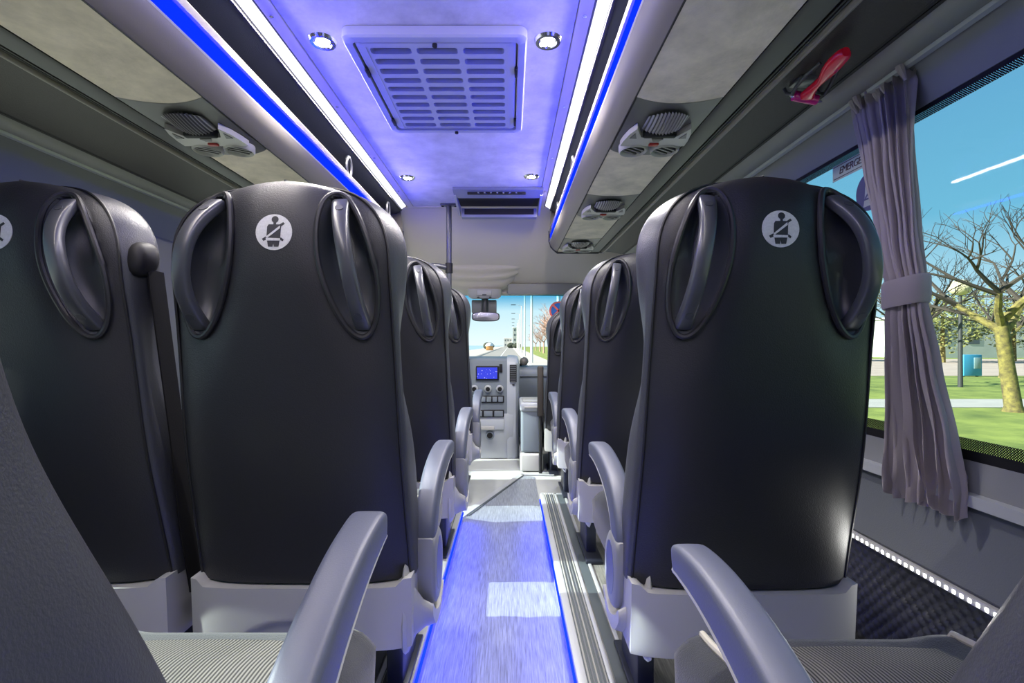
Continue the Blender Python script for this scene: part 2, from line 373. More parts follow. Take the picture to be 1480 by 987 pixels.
# ceiling vent
VX0, VX1, VY0, VY1 = -0.53, 0.055, 1.50, 2.19
def rrect(x0, x1, y0, y1, r, n=5):
    out = []
    for cx, cy, a0 in ((x1-r, y1-r, 0), (x0+r, y1-r, 90), (x0+r, y0+r, 180), (x1-r, y0+r, 270)):
        for k in range(n+1):
            a = math.radians(a0+90*k/n); out.append((cx+r*math.cos(a), cy+r*math.sin(a)))
    return out
v = empty('ceiling_vent', (VX0+VX1)/2, (VY0+VY1)/2, CH-0.05, 'square louvred air conditioning vent in the middle of the ceiling', 'vent')
def ring_frame(mb, o, i, r, z0, z1, zi=None):
    a = rrect(*o, r); b = rrect(*i, r*0.6); zi = z0 if zi is None else zi
    mb.grid([[(p[0], p[1], z1) for p in a], [(p[0], p[1], z0+0.006) for p in a], [(p[0]+(0.006 if p[0] < (o[0]+o[1])/2 else -0.006), p[1]+(0.006 if p[1] < (o[2]+o[3])/2 else -0.006), z0) for p in a],
             [(p[0], p[1], zi) for p in b], [(p[0], p[1], z1) for p in b]], closed_u=True)
mb = MB(); ring_frame(mb, (VX0, VX1, VY0, VY1), (VX0+0.028, VX1-0.028, VY0+0.030, VY1-0.030), 0.03, CH-0.045, CH-0.012); mb.build('outer_frame', M['ventplastic'], v)
mb = MB(); ring_frame(mb, (VX0+0.034, VX1-0.034, VY0+0.036, VY1-0.036), (VX0+0.065, VX1-0.065, VY0+0.055, VY1-0.045), 0.015, CH-0.042, CH-0.02); mb.build('grille_surround', M['ventplastic'], v)
gx0, gx1, gy0, gy1 = VX0+0.065, VX1-0.065, VY0+0.055, VY1-0.045
mb = MB(); nc, nr = 3, 10; cw = (gx1-gx0)/nc; ch = (gy1-gy0)/nr
for i in range(nc):
    for j in range(nr):
        x0, y0 = gx0+i*cw, gy0+j*ch
        inn = rrect(x0+0.009, x0+cw-0.009, y0+0.013, y0+ch-0.013, 0.010, 4)
        cx, cy = x0+cw/2, y0+ch/2; out = []
        for p in inn:
            dx, dy = (p[0]-cx)/(cw/2), (p[1]-cy)/(ch/2); q = max(abs(dx), abs(dy))
            ex = cx+math.copysign(cw/2, dx) if abs(dx) > 0.86 else p[0]; ey = cy+math.copysign(ch/2, dy) if abs(dy) > 0.30 else p[1]
            out.append((ex, ey))
        mb.grid([[(p[0], p[1], CH-0.040) for p in out], [(p[0], p[1], CH-0.040) for p in inn], [(p[0], p[1], CH-0.022) for p in inn], [(p[0], p[1], CH-0.022) for p in out]], closed_u=True)
g = mb.build('grille', M['ventplastic'], v)
mb = MB(); mb.box(VX0+0.03, VX1-0.03, VY0+0.03, VY1-0.03, CH-0.0165, CH-0.0125); mb.build('filter_mat', M['ventdark'], v)
for x in (VX0+0.028, VX1-0.038):
    for y in (VY0+0.17, VY1-0.14):
        mb = MB(); mb.box(x, x+0.010, y, y+0.05, CH-0.054, CH-0.040, 0.002); mb.build('clip', M['black'], v)
for y in (VY0+0.03, VY1-0.03):
    mb = MB(); mb.disc(((VX0+VX1)/2, y, CH-0.051), (1, 0, 0), (0, -1, 0), 0.008, 0.008, 12, -0.008); mb.build('screw', M['black'], v)

# ceiling spots
for x, y, w_ in ((-0.61, 1.58, 'beside the vent on the double-seat side'), (0.124, 1.577, 'beside the vent on the single-seat side'),
             (-0.607, 2.87, 'ahead of the vent on the double-seat side'), (0.126, 2.85, 'beside the folding monitor')):
    t = empty('ceiling_spotlight', x, y, CH-0.02, 'small round lit ceiling spotlight '+w_, 'spotlight', 'ceiling spotlights')
    ring = []
    mb = MB()
    prof = [(0.026, -0.010), (0.030, -0.018), (0.040, -0.018), (0.046, -0.010)]
    mb.grid([[(x+r*math.cos(2*math.pi*k/28), y+r*math.sin(2*math.pi*k/28), CH+z) for k in range(28)] for r, z in prof], closed_u=True); mb.build('bezel', M['chrome'], t)
    for k in range(6):
        a = k*math.pi/3; mb = MB(); mb.disc((x+0.016*math.cos(a), y+0.016*math.sin(a), CH-0.0135), (1, 0, 0), (0, -1, 0), 0.0075, 0.0075, 10, -0.002); mb.build('led', M['led_spot'], t)
    mb = MB(); mb.disc((x, y, CH-0.0112), (1, 0, 0), (0, -1, 0), 0.029, 0.029, 24, -0.001); mb.build('reflector', M['chrome'], t)
    d = bpy.data.lights.new('spot_lamp', 'SPOT'); d.energy = 24; d.spot_size = math.radians(130); d.spot_blend = 0.8; d.shadow_soft_size = 0.025; d.color = (1, 0.96, 0.9)
    o = bpy.data.objects.new('spot_lamp', d); COL.objects.link(o); o.parent = t; o.location = (0, 0, -0.015)

# folding monitor
t = empty('ceiling_monitor', -0.08, 3.2, 0.88, 'flip-down ceiling monitor folded shut at the front of the ceiling', 'monitor')
def fr(mb, y0, y1, h0, h1, xa, xb, xc, xd, y00=None):
    mb.add([(xa, y0, h0), (xb, y0, h0), (xc, y1, h1), (xd, y1, h1)], [(0, 1, 2, 3)])
mb = MB(); mb.prism([(3.04, CH-0.010), (3.04, CH-0.028), (3.12, CH-0.045), (3.16, CH-0.045), (3.16, CH-0.010)], 'x', -0.36, 0.21); mb.build('front_housing', M['monitor'], t)
mb = MB(); mb.box(-0.27, 0.10, 3.065, 3.085, CH-0.047, CH-0.032, 0.002); mb.build('button_strip', M['black'], t)
for k in range(7):
    x = -0.20+0.04*k; mb = MB(); mb.box(x-0.006, x+0.006, 3.06, 3.068, CH-0.044, CH-0.036, 0.001, 1); mb.build('button', M['chrome'], t)
mb = MB(); mb.box(-0.345, 0.195, 3.16, 3.40, CH-0.030, CH-0.008); mb.build('recess', M['black'], t)
for x in (-0.36, 0.195):
    mb = MB(); mb.prism([(3.10, CH-0.012), (3.10, CH-0.045), (3.38, CH-0.095), (3.42, CH-0.09), (3.42, CH-0.012)], 'x', x, x+0.015); mb.build('side_cheek', M['shell'], t)
mb = MB(); mb.prism([(3.36, CH-0.055), (3.36, CH-0.115), (3.40, CH-0.120), (3.42, CH-0.06)], 'x', -0.335, 0.185)
sc_ = mb.build('screen_panel', M['monitor'], t)
mb = MB(); mb.box(-0.315, 0.165, 3.352, 3.360, CH-0.098, CH-0.060); mb.build('display', M['black'], sc_)

# ------------------------------------------------------------------ luggage racks
CON = [(1.31, 1.66), (2.15, 2.50), (3.04, 3.38)]      # service consoles along the racks
UH = 0.67
def rack(side):
    f = (lambda x: x) if side > 0 else mx
    sg = 1 if side > 0 else -1
    nm = 'single-seat' if side > 0 else 'double-seat'
    t = empty('luggage_rack', f(0.5), 1.1, UH, 'long overhead luggage rack with blue lit lip above the %s side' % nm, 'luggage rack', 'overhead luggage racks')
    def sh(name, prof, m, y0=YB, y1=YF, th=0.008, par=t):
        mb = MB(); mb.sheet([(f(x), h) for x, h in prof], y0, y1, th*sg); return mb.build(name, m, par, 35)
    lip = sh('lip', [(0.296, 0.826), (0.290, 0.830), (0.284, 0.822), (0.284, 0.800), (0.292, 0.796), (0.294, 0.742), (0.2865, 0.738), (0.289, 0.728), (0.297, 0.710), (0.311, 0.690), (0.326, 0.677), (0.340, UH)], M['rack'])
    sh('led_glow', [(0.2890, 0.794), (0.2905, 0.744)], M['groove_glow'], YB, 3.48, 0.002, lip)  # blue wash of the led put in as glow over the whole groove wall
    sh('lip_edge', [(0.2845, 0.742), (0.2865, 0.737)], M['armtrim'], YB, 3.49, 0.002, lip)
    area('lip_lamp', (f(0.283), 1.1, 0.785), (0, math.radians(90+38 if side > 0 else -90-38), 0), 0.02, 4.4, 8.5, (0.0, 0.004, 1.0), t)
    sh('rack_floor', [(0.29, 0.83), (0.32, 0.735), (0.70, 0.735)], M['rackin'], YB, YF, 0.005)
    sh('rack_lining', [(0.298, 0.965), (0.330, 0.945), (0.45, 0.93), (0.70, 0.90), (0.72, 0.74)], M['rackin'], YB, YF, 0.006)
    # dividers seen through the slot
    for y in (2.42, 3.2):
        mb = MB(); pts = [(f(0.315), y+0.035*math.sin(a), 0.885+0.052*math.cos(a)) for a in [2*math.pi*k/24 for k in range(25)]]
        mb.tube(pts, 0.008, 8); mb.build('divider_hoop', M['handle'], t)
    # underside : suede panels between the consoles, each panel ends in a shallow curve
    edges = [YB]+[y for c in CON for y in c]+[YF]
    for k in range(0, len(edges), 2):
        a, b = edges[k], edges[k+1]
        xs = lin(0.343, 0.578, 11); rows = []
        for hh in (UH, UH+0.010):
            rows.append([(f(x), a+(0.018*(1-((x-0.46)/0.118)**2) if k else 0), hh) for x in xs]+[(f(x), b+(0.035*(1-((x-0.46)/0.118)**2) if b < 3.45 else 0), hh) for x in xs[::-1]])
        mb = MB(); n = 22; o = 0
        vs = rows[0]+rows[1]; fs = []
        for j in range(10):
            fs.append((j, j+1, n-2-j, n-1-j)); fs.append((n+j, n+j+1, 2*n-2-j, 2*n-1-j))
        for j in range(n): fs.append((j, (j+1) % n, n+(j+1) % n, n+j))
        mb.add(vs, fs); mb.build('suede_panel', M['racksuede'], t)
    sh('panel_joint', [(0.3385, UH-0.001), (0.343, UH-0.001)], M['seamline'], YB, YF, 0.006)
    sh('backing', [(0.34, UH+0.012), (0.58, UH+0.012)], M['rackdark'])
    sh('rail', [(0.580, UH-0.002), (0.590, UH-0.006), (0.640, UH-0.004), (0.645, UH)], M['rackdark'])
    for x in (0.648, 0.657): sh('rail_groove', [(x, UH-0.003), (x+0.005, UH-0.003)], M['seamline'] if x < 0.65 else M['rackdark'])
    mb = MB(); mb.tube([(f(0.672), YB, UH-0.004), (f(0.672), YF, UH-0.004)], 0.0085, 12); mb.build('brown_tube', M['rack'], t)
    # end cap at the cab
    poly = [(f(x), h) for x, h in [(0.300, 0.965), (0.284, 0.822), (0.284, 0.745), (0.297, 0.706), (0.340, UH-0.008), (0.68, UH-0.008), (0.72, 0.74), (0.70, 0.93)]]
    mb = MB(); mb.prism(poly, 'y', YF, YF+0.012); mb.build('end_cap', M['rack'], t)
    mb = MB(); mb.tube([(f(x), YF-0.002, h) for x, h in [(0.282, 0.82), (0.282, 0.745), (0.296, 0.704), (0.312, 0.686), (0.340, UH-0.009), (0.64, UH-0.009)]], 0.005, 8); mb.build('end_piping', M['led_blue'] if False else M['rackdark'], t)
    return t
rack(1); rack(-1)

def console(side, y0, y1, label):
    f = (lambda x: x) if side > 0 else mx
    z = UH
    t = empty('overhead_console', f(0.46), (y0+y1)/2, z-0.03, label, 'overhead console', 'overhead passenger service consoles')
    xs = lin(0.345, 0.577, 13); ts_ = lin(0, 1, 13)
    mb = MB(); rows = []
    for q in ts_:
        row = []
        for x in xs:
            c_ = 1-((x-0.46)/0.118)**2; ya, yb_ = y0+0.035*c_, y1+0.018*c_; y = ya+(yb_-ya)*q
            row.append((f(x), y, z-0.001-0.012*smooth01(q*1.6)*(1-((x-0.461)/0.118)**4)))
        rows.append(row)
    top = [[(p[0], p[1], z+0.008) for p in r] for r in rows]
    mb.grid(rows); mb.grid(top); mb.build('base', M['console'], t)
    xc = 0.461
    # ribbed reading light dome
    mb = MB(); n = 25; R = []
    for i in range(9):
        q = i/8; row = []
        for k in range(n):
            a = k/(n-1); x = xc+(a-0.5)*0.118; yy = y0+0.092+0.075*q
            arch = 1-(2*a-1)**2
            rib = 0.007 if k % 2 else 0.0
            row.append((f(x), yy-0.03*arch*(1-q), z-0.010-0.016*arch**0.7*math.sin(q*math.pi*0.55)-rib*arch))
        R.append(row)
    mb.grid(R); mb.build('ribbed_lamp_cover', M['rib_shade'], t, 15)
    mb = MB(); mb.box(min(f(xc-0.050), f(xc+0.050)), max(f(xc-0.050), f(xc+0.050)), y0+0.168, y0+0.190, z-0.034, z-0.006, 0.006); mb.build('lamp_shroud', M['black'], t)
    # bezel with the two pointed shoulders
    def pt(x, y): return (f(xc+x), y0+y)
    half = [(0, 0.196), (0.052, 0.196), (0.062, 0.176), (0.080, 0.135), (0.094, 0.175), (0.102, 0.225), (0.104, 0.262), (0.0, 0.262)]
    poly = [pt(x, y) for x, y in half]+[pt(-x, y) for x, y in half[-2:0:-1]]
    mb = MB(); mb.prism(poly, 'z', z-0.026, z-0.008); bz = mb.build('bezel', M['consolelight'], t)
    for s in (-1, 1):
        mb = MB(); mb.prism([pt(s*0.078, 0.165), pt(s*0.088, 0.200), pt(s*0.066, 0.202)], 'z', z-0.028, z-0.024); mb.build('switch', M['console'], bz)
    mb = MB(); mb.prism([pt(-0.018, 0.203), pt(0.018, 0.203), pt(0.010, 0.220), pt(-0.010, 0.220)], 'z', z-0.029, z-0.024); mb.build('speaker_slot', M['console'], bz)
    mb = MB(); mb.box(min(f(xc-0.015), f(xc+0.015)), max(f(xc-0.015), f(xc+0.015)), y0+0.236, y0+0.252, z-0.032, z-0.024, 0.002); mb.build('call_button', M['redbtn'], bz)
    for s in (-1, 1):
        cx, cy = f(xc+s*0.052), y0+0.300; mb = MB()
        prof = [(0.047, z-0.006), (0.047, z-0.026), (0.043, z-0.031), (0.038, z-0.026), (0.036, z-0.012)]
        mb.grid([[(cx+r*math.cos(2*math.pi*k/28), cy+r*math.sin(2*math.pi*k/28), h) for k in range(28)] for r, h in prof], closed_u=True)
        a = mb.build('air_vent', M['consolelight'], t)
        mb = MB(); mb.disc((cx, cy, z-0.014), (1, 0, 0), (0, -1, 0), 0.037, 0.037, 24, -0.004); mb.build('vent_core', M['rackdark'], a)
        mb = MB(); c45 = math.cos(0.6); s45 = math.sin(0.6)
        for q in (-0.017, 0, 0.017):
            l = math.sqrt(0.036**2-q*q); p = Vector((cx-s45*q, cy+c45*q)); d = Vector((c45, s45))*l
            a1, a2 = p-d, p+d; nn = Vector((-s45, c45))*0.0035
            mb2 = MB(); mb2.prism([tuple(a1-nn), tuple(a2-nn), tuple(a2+nn), tuple(a1+nn)], 'z', z-0.026, z-0.016); mb2.build('vane', M['console'], a)
ords = ['closest to the camera', 'halfway along the rack', 'at the cab end of the rack']
for k, (a, b) in enumerate(CON):
    console(1, a, b, 'overhead console with reading lamp above the single seats, '+ords[k])
console(-1, CON[0][0], CON[0][1], 'dark overhead console with reading lamp and air vents above the double seats')

# ------------------------------------------------------------------ side walls
WT, WB = 0.545, -0.238        # window opening
def sidewall(side):
    WT = 0.545 if side > 0 else 0.470
    f = (lambda x: x) if side > 0 else (lambda x: mx(x+0.125*max(0.0, min(1.0, (x-0.68)/0.125))))
    sg = 1 if side > 0 else -1
    nm = 'right' if side > 0 else 'left'
    t = tag(empty('wall_'+nm, f(0.95), 1.1, FL), 'lined coach side wall of the %s side' % ('single-seat' if side > 0 else 'double-seat'), None, None, 'structure')
    def sh(name, prof, m, y0=YB, y1=YF, th=0.01):
        mb = MB(); mb.sheet([(f(x), h) for x, h in prof], y0, y1, th*sg); return mb.build(name, m, t, 35)
    sh('leather_panel', [(0.680, 0.672), (0.75, 0.664), (0.805, 0.652)], M['brown'])
    for x, h in ((0.808, 0.652), (0.818, 0.650)): sh('groove', [(x, h+0.003), (x+0.007, h+0.001)], M['seamline'])
    sh('roof_beam', [(0.826, 0.655), (0.832, 0.645), (0.850, 0.636), (0.872, 0.633), (0.890, 0.636)], M['beam'])
    sh('curtain_rail', [(0.890, 0.640), (0.893, 0.628), (0.905, 0.626), (0.908, 0.636)], M['alu'])
    sh('window_header', [(0.908, 0.632), (0.918, 0.622), (0.938, 0.575), (0.945, WT)], M['surround'])
    # below the glass
    sh('window_ledge', [(0.945, WB), (0.938, -0.27), (0.930, -0.298)], M['surround'])
    sh('curtain_rail', [(0.930, -0.298), (0.914, -0.300), (0.911, -0.322), (0.928, -0.326)], M['alu'])
    sh('side_lining', [(0.932, -0.326), (0.928, -0.36), (0.916, -0.41), (0.902, -0.455), (0.894, -0.478), (0.900, -0.486)], M['sidepanel'])
    # quilted leather
    mb = MB(); ny, nz = 560, 64; ya, yb = 0.35, 2.75; rows = []
    for j in range(nz+1):
        h = -0.500+(PT+0.500)*j/nz; row = []
        for i in range(ny+1):
            y = ya+(yb-ya)*i/ny
            a = abs(math.sin((y+h*0.9)*math.pi/0.030)); b = abs(math.sin((y-h*0.9)*math.pi/0.030))
            row.append((f(0.915+0.010*j/nz-0.008*(a*b)**0.5), y, h))
        rows.append(row)
    mb.grid(rows); mb.grid([[(p[0]+0.02*sg, p[1], p[2]) for p in r] for r in (rows[0], rows[-1])]); q = mb.build('quilted_panel', M['quilt'], t); q['label'] = 'diamond quilted charcoal panel below the side light'
    sh('lower_lining', [(0.926, -0.49), (0.935, PT)], M['sidepanel'])
    # outer skin closes the wall above and below the glass
    sh('outer_skin', [(0.99, 1.02), (0.97, WT+0.01)], M['surround']); sh('outer_skin', [(0.97, WB-0.01), (0.98, -1.5)], M['surround'])
    # pillars between panes
    for y, pw_ in (() if side > 0 else ((0.75, 0.03), (2.2, 0.11))):
        mb = MB(); mb.box(min(f(0.942), f(0.975)), max(f(0.942), f(0.975)), y-pw_, y+pw_, WB-0.01, WT+0.01, 0.006); mb.build('window_pillar', M['surround'], t)
    for y in (YB, 3.36):
        mb = MB(); mb.box(min(f(0.935), f(0.985)), max(f(0.935), f(0.985)), y-0.005, y+0.14, WB-0.02, WT+0.02, 0.006); mb.build('window_pillar', M['surround'], t)
    # glass with black dotted border
    spans = [(YB+0.1, 3.37)] if side > 0 else [(YB+0.1, 0.73), (0.77, 2.18), (2.22, 3.37)]
    wn = empty('window_1' if side > 0 else 'window_2', f(0.95), 1.1, WB, 'tinted side window of the %s side' % ('single-seat' if side > 0 else 'double-seat'), None, None, 'structure')
    for a, b in spans:
        mb = MB(); mb.box(min(f(0.950), f(0.955)), max(f(0.950), f(0.955)), a, b, WB-0.008, WT+0.008); mb.build('pane', M['glass'], wn, 0)
        for h0, h1, mm in ((WT-0.010, WT+0.008, 'black'), (WT-0.028, WT-0.010, 'frit'), (WB-0.008, WB+0.020, 'black'), (WB+0.020, WB+0.044, 'frit')):
            x = f(0.9485); mb = MB(); mb.box(x-0.0006, x+0.0006, a, b, h0, h1); mb.build('border', M[mm], wn, 0)
    return t
WR = sidewall(1); WL = sidewall(-1)

# white led strip along the side wall
for side in (1, -1):
    f = (lambda x: x) if side > 0 else mx
    f = (lambda x: x) if side > 0 else (lambda x: mx(x+0.125))
    t = empty('side_light_strip', f(0.898), 1.8, -0.50, 'white beaded light strip on the side wall below the %s window' % ('single-seat' if side > 0 else 'double-seat'), 'light strip', 'side wall light strips')
    mb = MB(); mb.box(min(f(0.888), f(0.906)), max(f(0.888), f(0.906)), 0.87, 2.75, -0.502, -0.486, 0.003); mb.build('channel', M['armtrim'], t)
    if side > 0:
        k = 0; y = 0.885
        while y < 1.32:
            mb = MB(); mb.box(0.8868, 0.8885, y-0.0035, y+0.0035, -0.4985, -0.4905, 0.001, 1); mb.build('led', M['led_bead'], t); y += 0.0168
    area('side_lamp', (f(0.884), 1.75, -0.495), (0, math.radians(90 if side > 0 else -90), 0), 0.012, 1.7, 2.2 if side > 0 else 1.5, (1, 1, 0.95), t)

# rear wall behind the camera
mb = MB(); mb.box(-1.7, 1.1, YB-0.05, YB, FL-0.06, CH+0.04); struct('wall_back', mb, M['beam'], label='grey rear wall of the coach')

# ------------------------------------------------------------------ seats
def F(h):
    if h <= 0.15: return 1.0
    k = min(1.0, (h-0.15)/0.17); return (max(0.0, 1-k**2.6))**(1/2.6)
def yr(h): return 0.14*(0.25-h)/0.75+(0.05*((h-0.10)/0.22)**2 if h > 0.10 else 0)-0.012*math.exp(-((h+0.22)/0.18)**2)
def kc(h): return max(0.0, min(1.0, (h-0.15)/0.17))
def wr(h): return F(h)*(0.202+0.022*(0.32-h)/0.82)
def wfr(h):
    b = 0.222-0.030*math.exp(-((h+0.03)/0.13)**2)-0.006*max(0, -h)
    return b*F(h)
def rear(x, h):
    w_ = max(wr(h), 1e-4); a = max(-1.0, min(1.0, x/w_))
    return yr(h)+0.010*a*a+0.026*abs(a)**6+0.035*kc(h)**6
RC = (0.133, 0.152); RA, RB, RT = 0.047, 0.130, 0.17
def rec_local(x, h, s):
    zz = h-RC[1]; xx = (s*x-RC[0])+RT*zz; return xx, zz
def rec_f(x, h):
    best = 9
    for s in (-1, 1):
        xx, zz = rec_local(x, h, s); best = min(best, math.sqrt((xx/RA)**2+abs(zz/RB)**1.75))
    return best
def rec_pt(s, ang, f):
    c, d = math.cos(ang), math.sin(ang)
    zz = math.copysign(abs(d*f)**(2/1.75), d)*RB; xx = c*f*RA; x = s*(RC[0]+xx-RT*zz); return x, zz+RC[1]
HB = -0.50
hs = lin(HB, 0.15, 50)+[0.15+0.17*math.sin(a)**(2/2.6) for a in lin(0, math.pi/2, 34)[1:]]
SO = (0, 0, PH)
SM = {}
mb = MB(); NX = 72; rows = []
for h in hs:
    row = []
    for i in range(NX+1):
        a = -1+2*i/NX; x = a*wr(h); y = rear(x, h)
        ff = rec_f(x, h)
        y += 0.070*smooth01((1.03-ff)/0.22)
        if 1.03 <= ff < 2.0: y += 0.010*(1-(ff-1.03)/0.97)**2
        row.append((x, y, h))
    rows.append(row)
mb.grid(rows); SM['back_panel'] = mb.mesh('back_panel', M['leather'], SO, 60)
def smooth_ring(h):
    D = (0.098+0.055*(0.32-h)/0.82)*(1-0.55*kc(h)**5); w_ = wr(h); wf = wfr(h); Fh = F(h)
    ye = rear(w_, h); half = [(w_, ye), (w_+0.010*Fh, ye+0.012), ((w_*0.5+wf*0.5)+0.012*Fh, ye+0.32*D), (wf+0.010*Fh, ye+0.62*D), (wf-0.004*Fh, ye+0.88*D), (wf-0.035*Fh, ye+D), (wf*0.62, ye+D-0.016), (wf*0.3, ye+D-0.026), (0, ye+D-0.028)]
    c = catmull(half, 4); return [(x, y, h) for x, y in c]+[(-x, y, h) for x, y in c[-2::-1]]
mb = MB(); mb.grid([smooth_ring(h) for h in hs]); r0 = smooth_ring(HB); mb.add(r0, [tuple(range(len(r0)))]); SM['bolster'] = mb.mesh('bolster', M['bolster'], SO, 60)
pts = [(-wr(h)*1.005, rear(wr(h), h)-0.0005, h) for h in hs]; pts += [(-p[0], p[1], p[2]) for p in pts[-2::-1]]
mb = MB(); mb.tube(pts, 0.0028, 6); SM['seam'] = mb.mesh('seam', M['seam'], SO)
for s in (-1, 1):
    # liner bowl
    mb = MB(); rings = []
    for ff in (1.02, 0.99, 0.95, 0.88, 0.78, 0.6, 0.35, 0.08):
        ring = []
        for k in range(48):
            x, h = rec_pt(s, 2*math.pi*k/48, ff); xr_, hr_ = rec_pt(s, 2*math.pi*k/48, 1.0); ring.append((x, rear(xr_, hr_)*ff+rear(s*RC[0], RC[1])*(1-ff)+0.010*min(1, (1.02-ff)*0+1)+0.052*(1-min(1, ff)**5)-0.006, h))
        rings.append(ring)
    mb.loft(rings, caps=False); o = len(mb.v)-48; mb.f.append(tuple(range(o, o+48))); SM['recess%d' % s] = mb.mesh('handle_recess', M['recess'], SO)
    pts = []
    for k in range(65):
        x, h = rec_pt(s, 2*math.pi*k/64, 1.05); pts.append((x, rear(x, h)+0.004, h))
    mb = MB(); mb.tube(pts, 0.0055, 8, caps=False); SM['rim%d' % s] = mb.mesh('handle_rim', M['rim'], SO)
    # grab handle : flat arched strap bulging out of the recess
    mb = MB(); rings = []
    def hp(t_):
        zz = t_*0.116; x = s*(RC[0]+0.010*(1-t_*t_)-RT*zz+0.004); h = RC[1]+zz
        return Vector((x, rear(s*RC[0], RC[1])+0.010+(yr(h)-yr(RC[1]))*0.9-0.056*(1-abs(t_)**2.4)+0.010, h))
    ts = lin(-1, 1, 27)
    for t_ in ts:
        p = hp(t_); q = (hp(min(1, t_+0.02))-hp(max(-1, t_-0.02))).normalized(); ax = Vector((1, 0, 0)); nn = ax.cross(q).normalized(); ax = q.cross(nn).normalized()
        wd = 0.0135+0.003*abs(t_)**3; th = 0.011; ring = []
        for k in range(16):
            a = 2*math.pi*k/16; c, d = math.cos(a), math.sin(a)
            ring.append(p+ax*(math.copysign(abs(c)**0.5, c)*wd)+nn*(math.copysign(abs(d)**0.55, d)*th))
        rings.append(ring)
    mb.loft(rings); SM['grab%d' % s] = mb.mesh('grab_handle', M['handle'], SO)
    for nmk, t_ in (('bt', 0.80), ('bb', -0.80)):
        p = hp(t_); q = (hp(t_+0.02)-hp(t_-0.02)).normalized(); ax = Vector((1, 0, 0)); nn = ax.cross(q).normalized()
        if nn.y > 0: nn = -nn
        mb = MB(); mb.disc(p+nn*0.0118, ax, q, 0.0078, 0.0078, 18, 0.002); mb.v = [tuple(v_) for v_ in mb.v]; SM['%s%d' % (nmk, s)] = mb.mesh('handle_plug', M['recess'], SO)
# seat belt pictogram
BC = (0.004, 0.208); BR = 0.0335
def bp(u, v_, d): x = BC[0]+u*BR; h = BC[1]+v_*BR; return (x, rear(x, h)-d, h)
mb = MB(); mb.grid([[bp(r*math.cos(2*math.pi*k/40), r*math.sin(2*math.pi*k/40), d) for k in range(40)] for r, d in ((1.0, -0.001), (1.0, 0.0010), (0.66, 0.0011), (0.33, 0.0011), (0.02, 0.0011))], closed_u=True)
SM['badge'] = mb.mesh('belt_pictogram', M['badge'], SO)
def flat(polys, d, m, nme):
    mb = MB()
    for poly in polys:
        n = len(poly); mb.add([bp(u, v_, d) for u, v_ in poly]+[bp(u, v_, d-0.0006) for u, v_ in poly], [tuple(range(n))]+[(i, (i+1) % n, n+(i+1) % n, n+i) for i in range(n)])
    return mb.mesh(nme, m, SO, 0)
head = [(0.06+0.19*math.cos(2*math.pi*k/16), 0.70+0.19*math.sin(2*math.pi*k/16)) for k in range(16)]
SM['figure'] = flat([head, [(-0.02, 0.55), (0.12, 0.55), (0.12, 0.40), (-0.02, 0.40)], [(-0.28, 0.42), (0.32, 0.42), (0.40, 0.30), (0.36, -0.40), (-0.40, -0.40), (-0.36, 0.30)],
                     [(-0.36, -0.44), (0.34, -0.44), (0.27, -0.82), (0.02, -0.82), (-0.02, -0.60), (-0.06, -0.82), (-0.30, -0.82)],
                     [(0.52, 0.55), (0.60, 0.45), (0.36, 0.28), (0.30, 0.40)], [(-0.64, -0.38), (-0.56, -0.50), (-0.38, -0.42), (-0.40, -0.24)], [(0.40, -0.30), (0.56, -0.42), (0.50, -0.52), (0.34, -0.42)]], 0.0018, M['badge_fig'], 'figure')
SM['figbelt'] = flat([[(-0.42, -0.27), (-0.34, -0.33), (0.36, 0.20), (0.34, 0.34)], [(-0.42, -0.33), (0.36, -0.36), (0.36, -0.48), (-0.40, -0.48)]], 0.0024, M['badge'], 'figure_belt')
# lower moulded shell
mb = MB(); rows = []; NXs = 60
def shell_rear(x, h):
    y = yr(HB)-0.012+0.10*(-0.505-h)*0.6+0.02*abs(x/0.235)**6
    fx = abs(x/0.115); top = -0.575-0.035*fx**3
    if h < top and fx < 1.08: y += 0.012*smooth01((top-h)/0.012)*smooth01((1.08-fx)/0.12)
    return y
def shtop(x): return -0.505+0.014*smooth01((abs(x)-0.200)/0.018)
xs = lin(-0.232, 0.232, NXs+1)
for j in range(25):
    q = j/24; rows.append([(x, shell_rear(x, shtop(x)+(-0.640-shtop(x))*q), shtop(x)+(-0.640-shtop(x))*q) for x in xs])
fr_ = [[(x, yr(HB)+0.10, shtop(x)) for x in xs], [(x, yr(HB)+0.12, -0.640) for x in xs]]
mb.grid(rows); mb.grid([rows[0], fr_[0]]); mb.grid([rows[-1], fr_[1]])
for e_ in (0, -1): mb.grid([[r[e_] for r in rows], [(r[e_][0]*1.0, yr(HB)+0.11, r[e_][2]) for r in rows]])
SM['shell'] = mb.mesh('lower_shell', M['shell'], SO, 50)
# aisle side bracket, hinge, armrest (built at x = 0, placed per side)
bi = [(0.150, -0.478), (0.168, -0.468), (0.196, -0.515), (0.230, -0.590), (0.300, -0.625), (0.370, -0.600), (0.380, -0.630), (0.330, -0.675), (0.240, -0.675), (0.142, -0.648)]
bo = [(0.190, -0.585), (0.196, -0.572), (0.206, -0.578), (0.235, -0.605), (0.300, -0.628), (0.360, -0.602), (0.366, -0.615), (0.320, -0.648), (0.250, -0.648), (0.200, -0.610)]
for s in (-1, 1):
    mb = MB(); R = []
    for xo, q in ((-0.036, 0.22), (-0.034, 0.12), (-0.030, 0.02), (-0.024, 0.10), (-0.016, 0.55), (0.004, 0.9), (0.020, 1.0), (0.026, 1.04)):
        R.append([(s*xo, y, h) for y, h in catmull([(a[0]+(b[0]-a[0])*q, a[1]+(b[1]-a[1])*q) for a, b in zip(bi, bo)]+[(bi[0][0]+(bo[0][0]-bi[0][0])*q, bi[0][1]+(bo[0][1]-bi[0][1])*q)], 3)[:-1]])
    mb.loft(R); SM['bracket%d' % s] = mb.mesh('side_bracket', M['shell'], SO, 50)
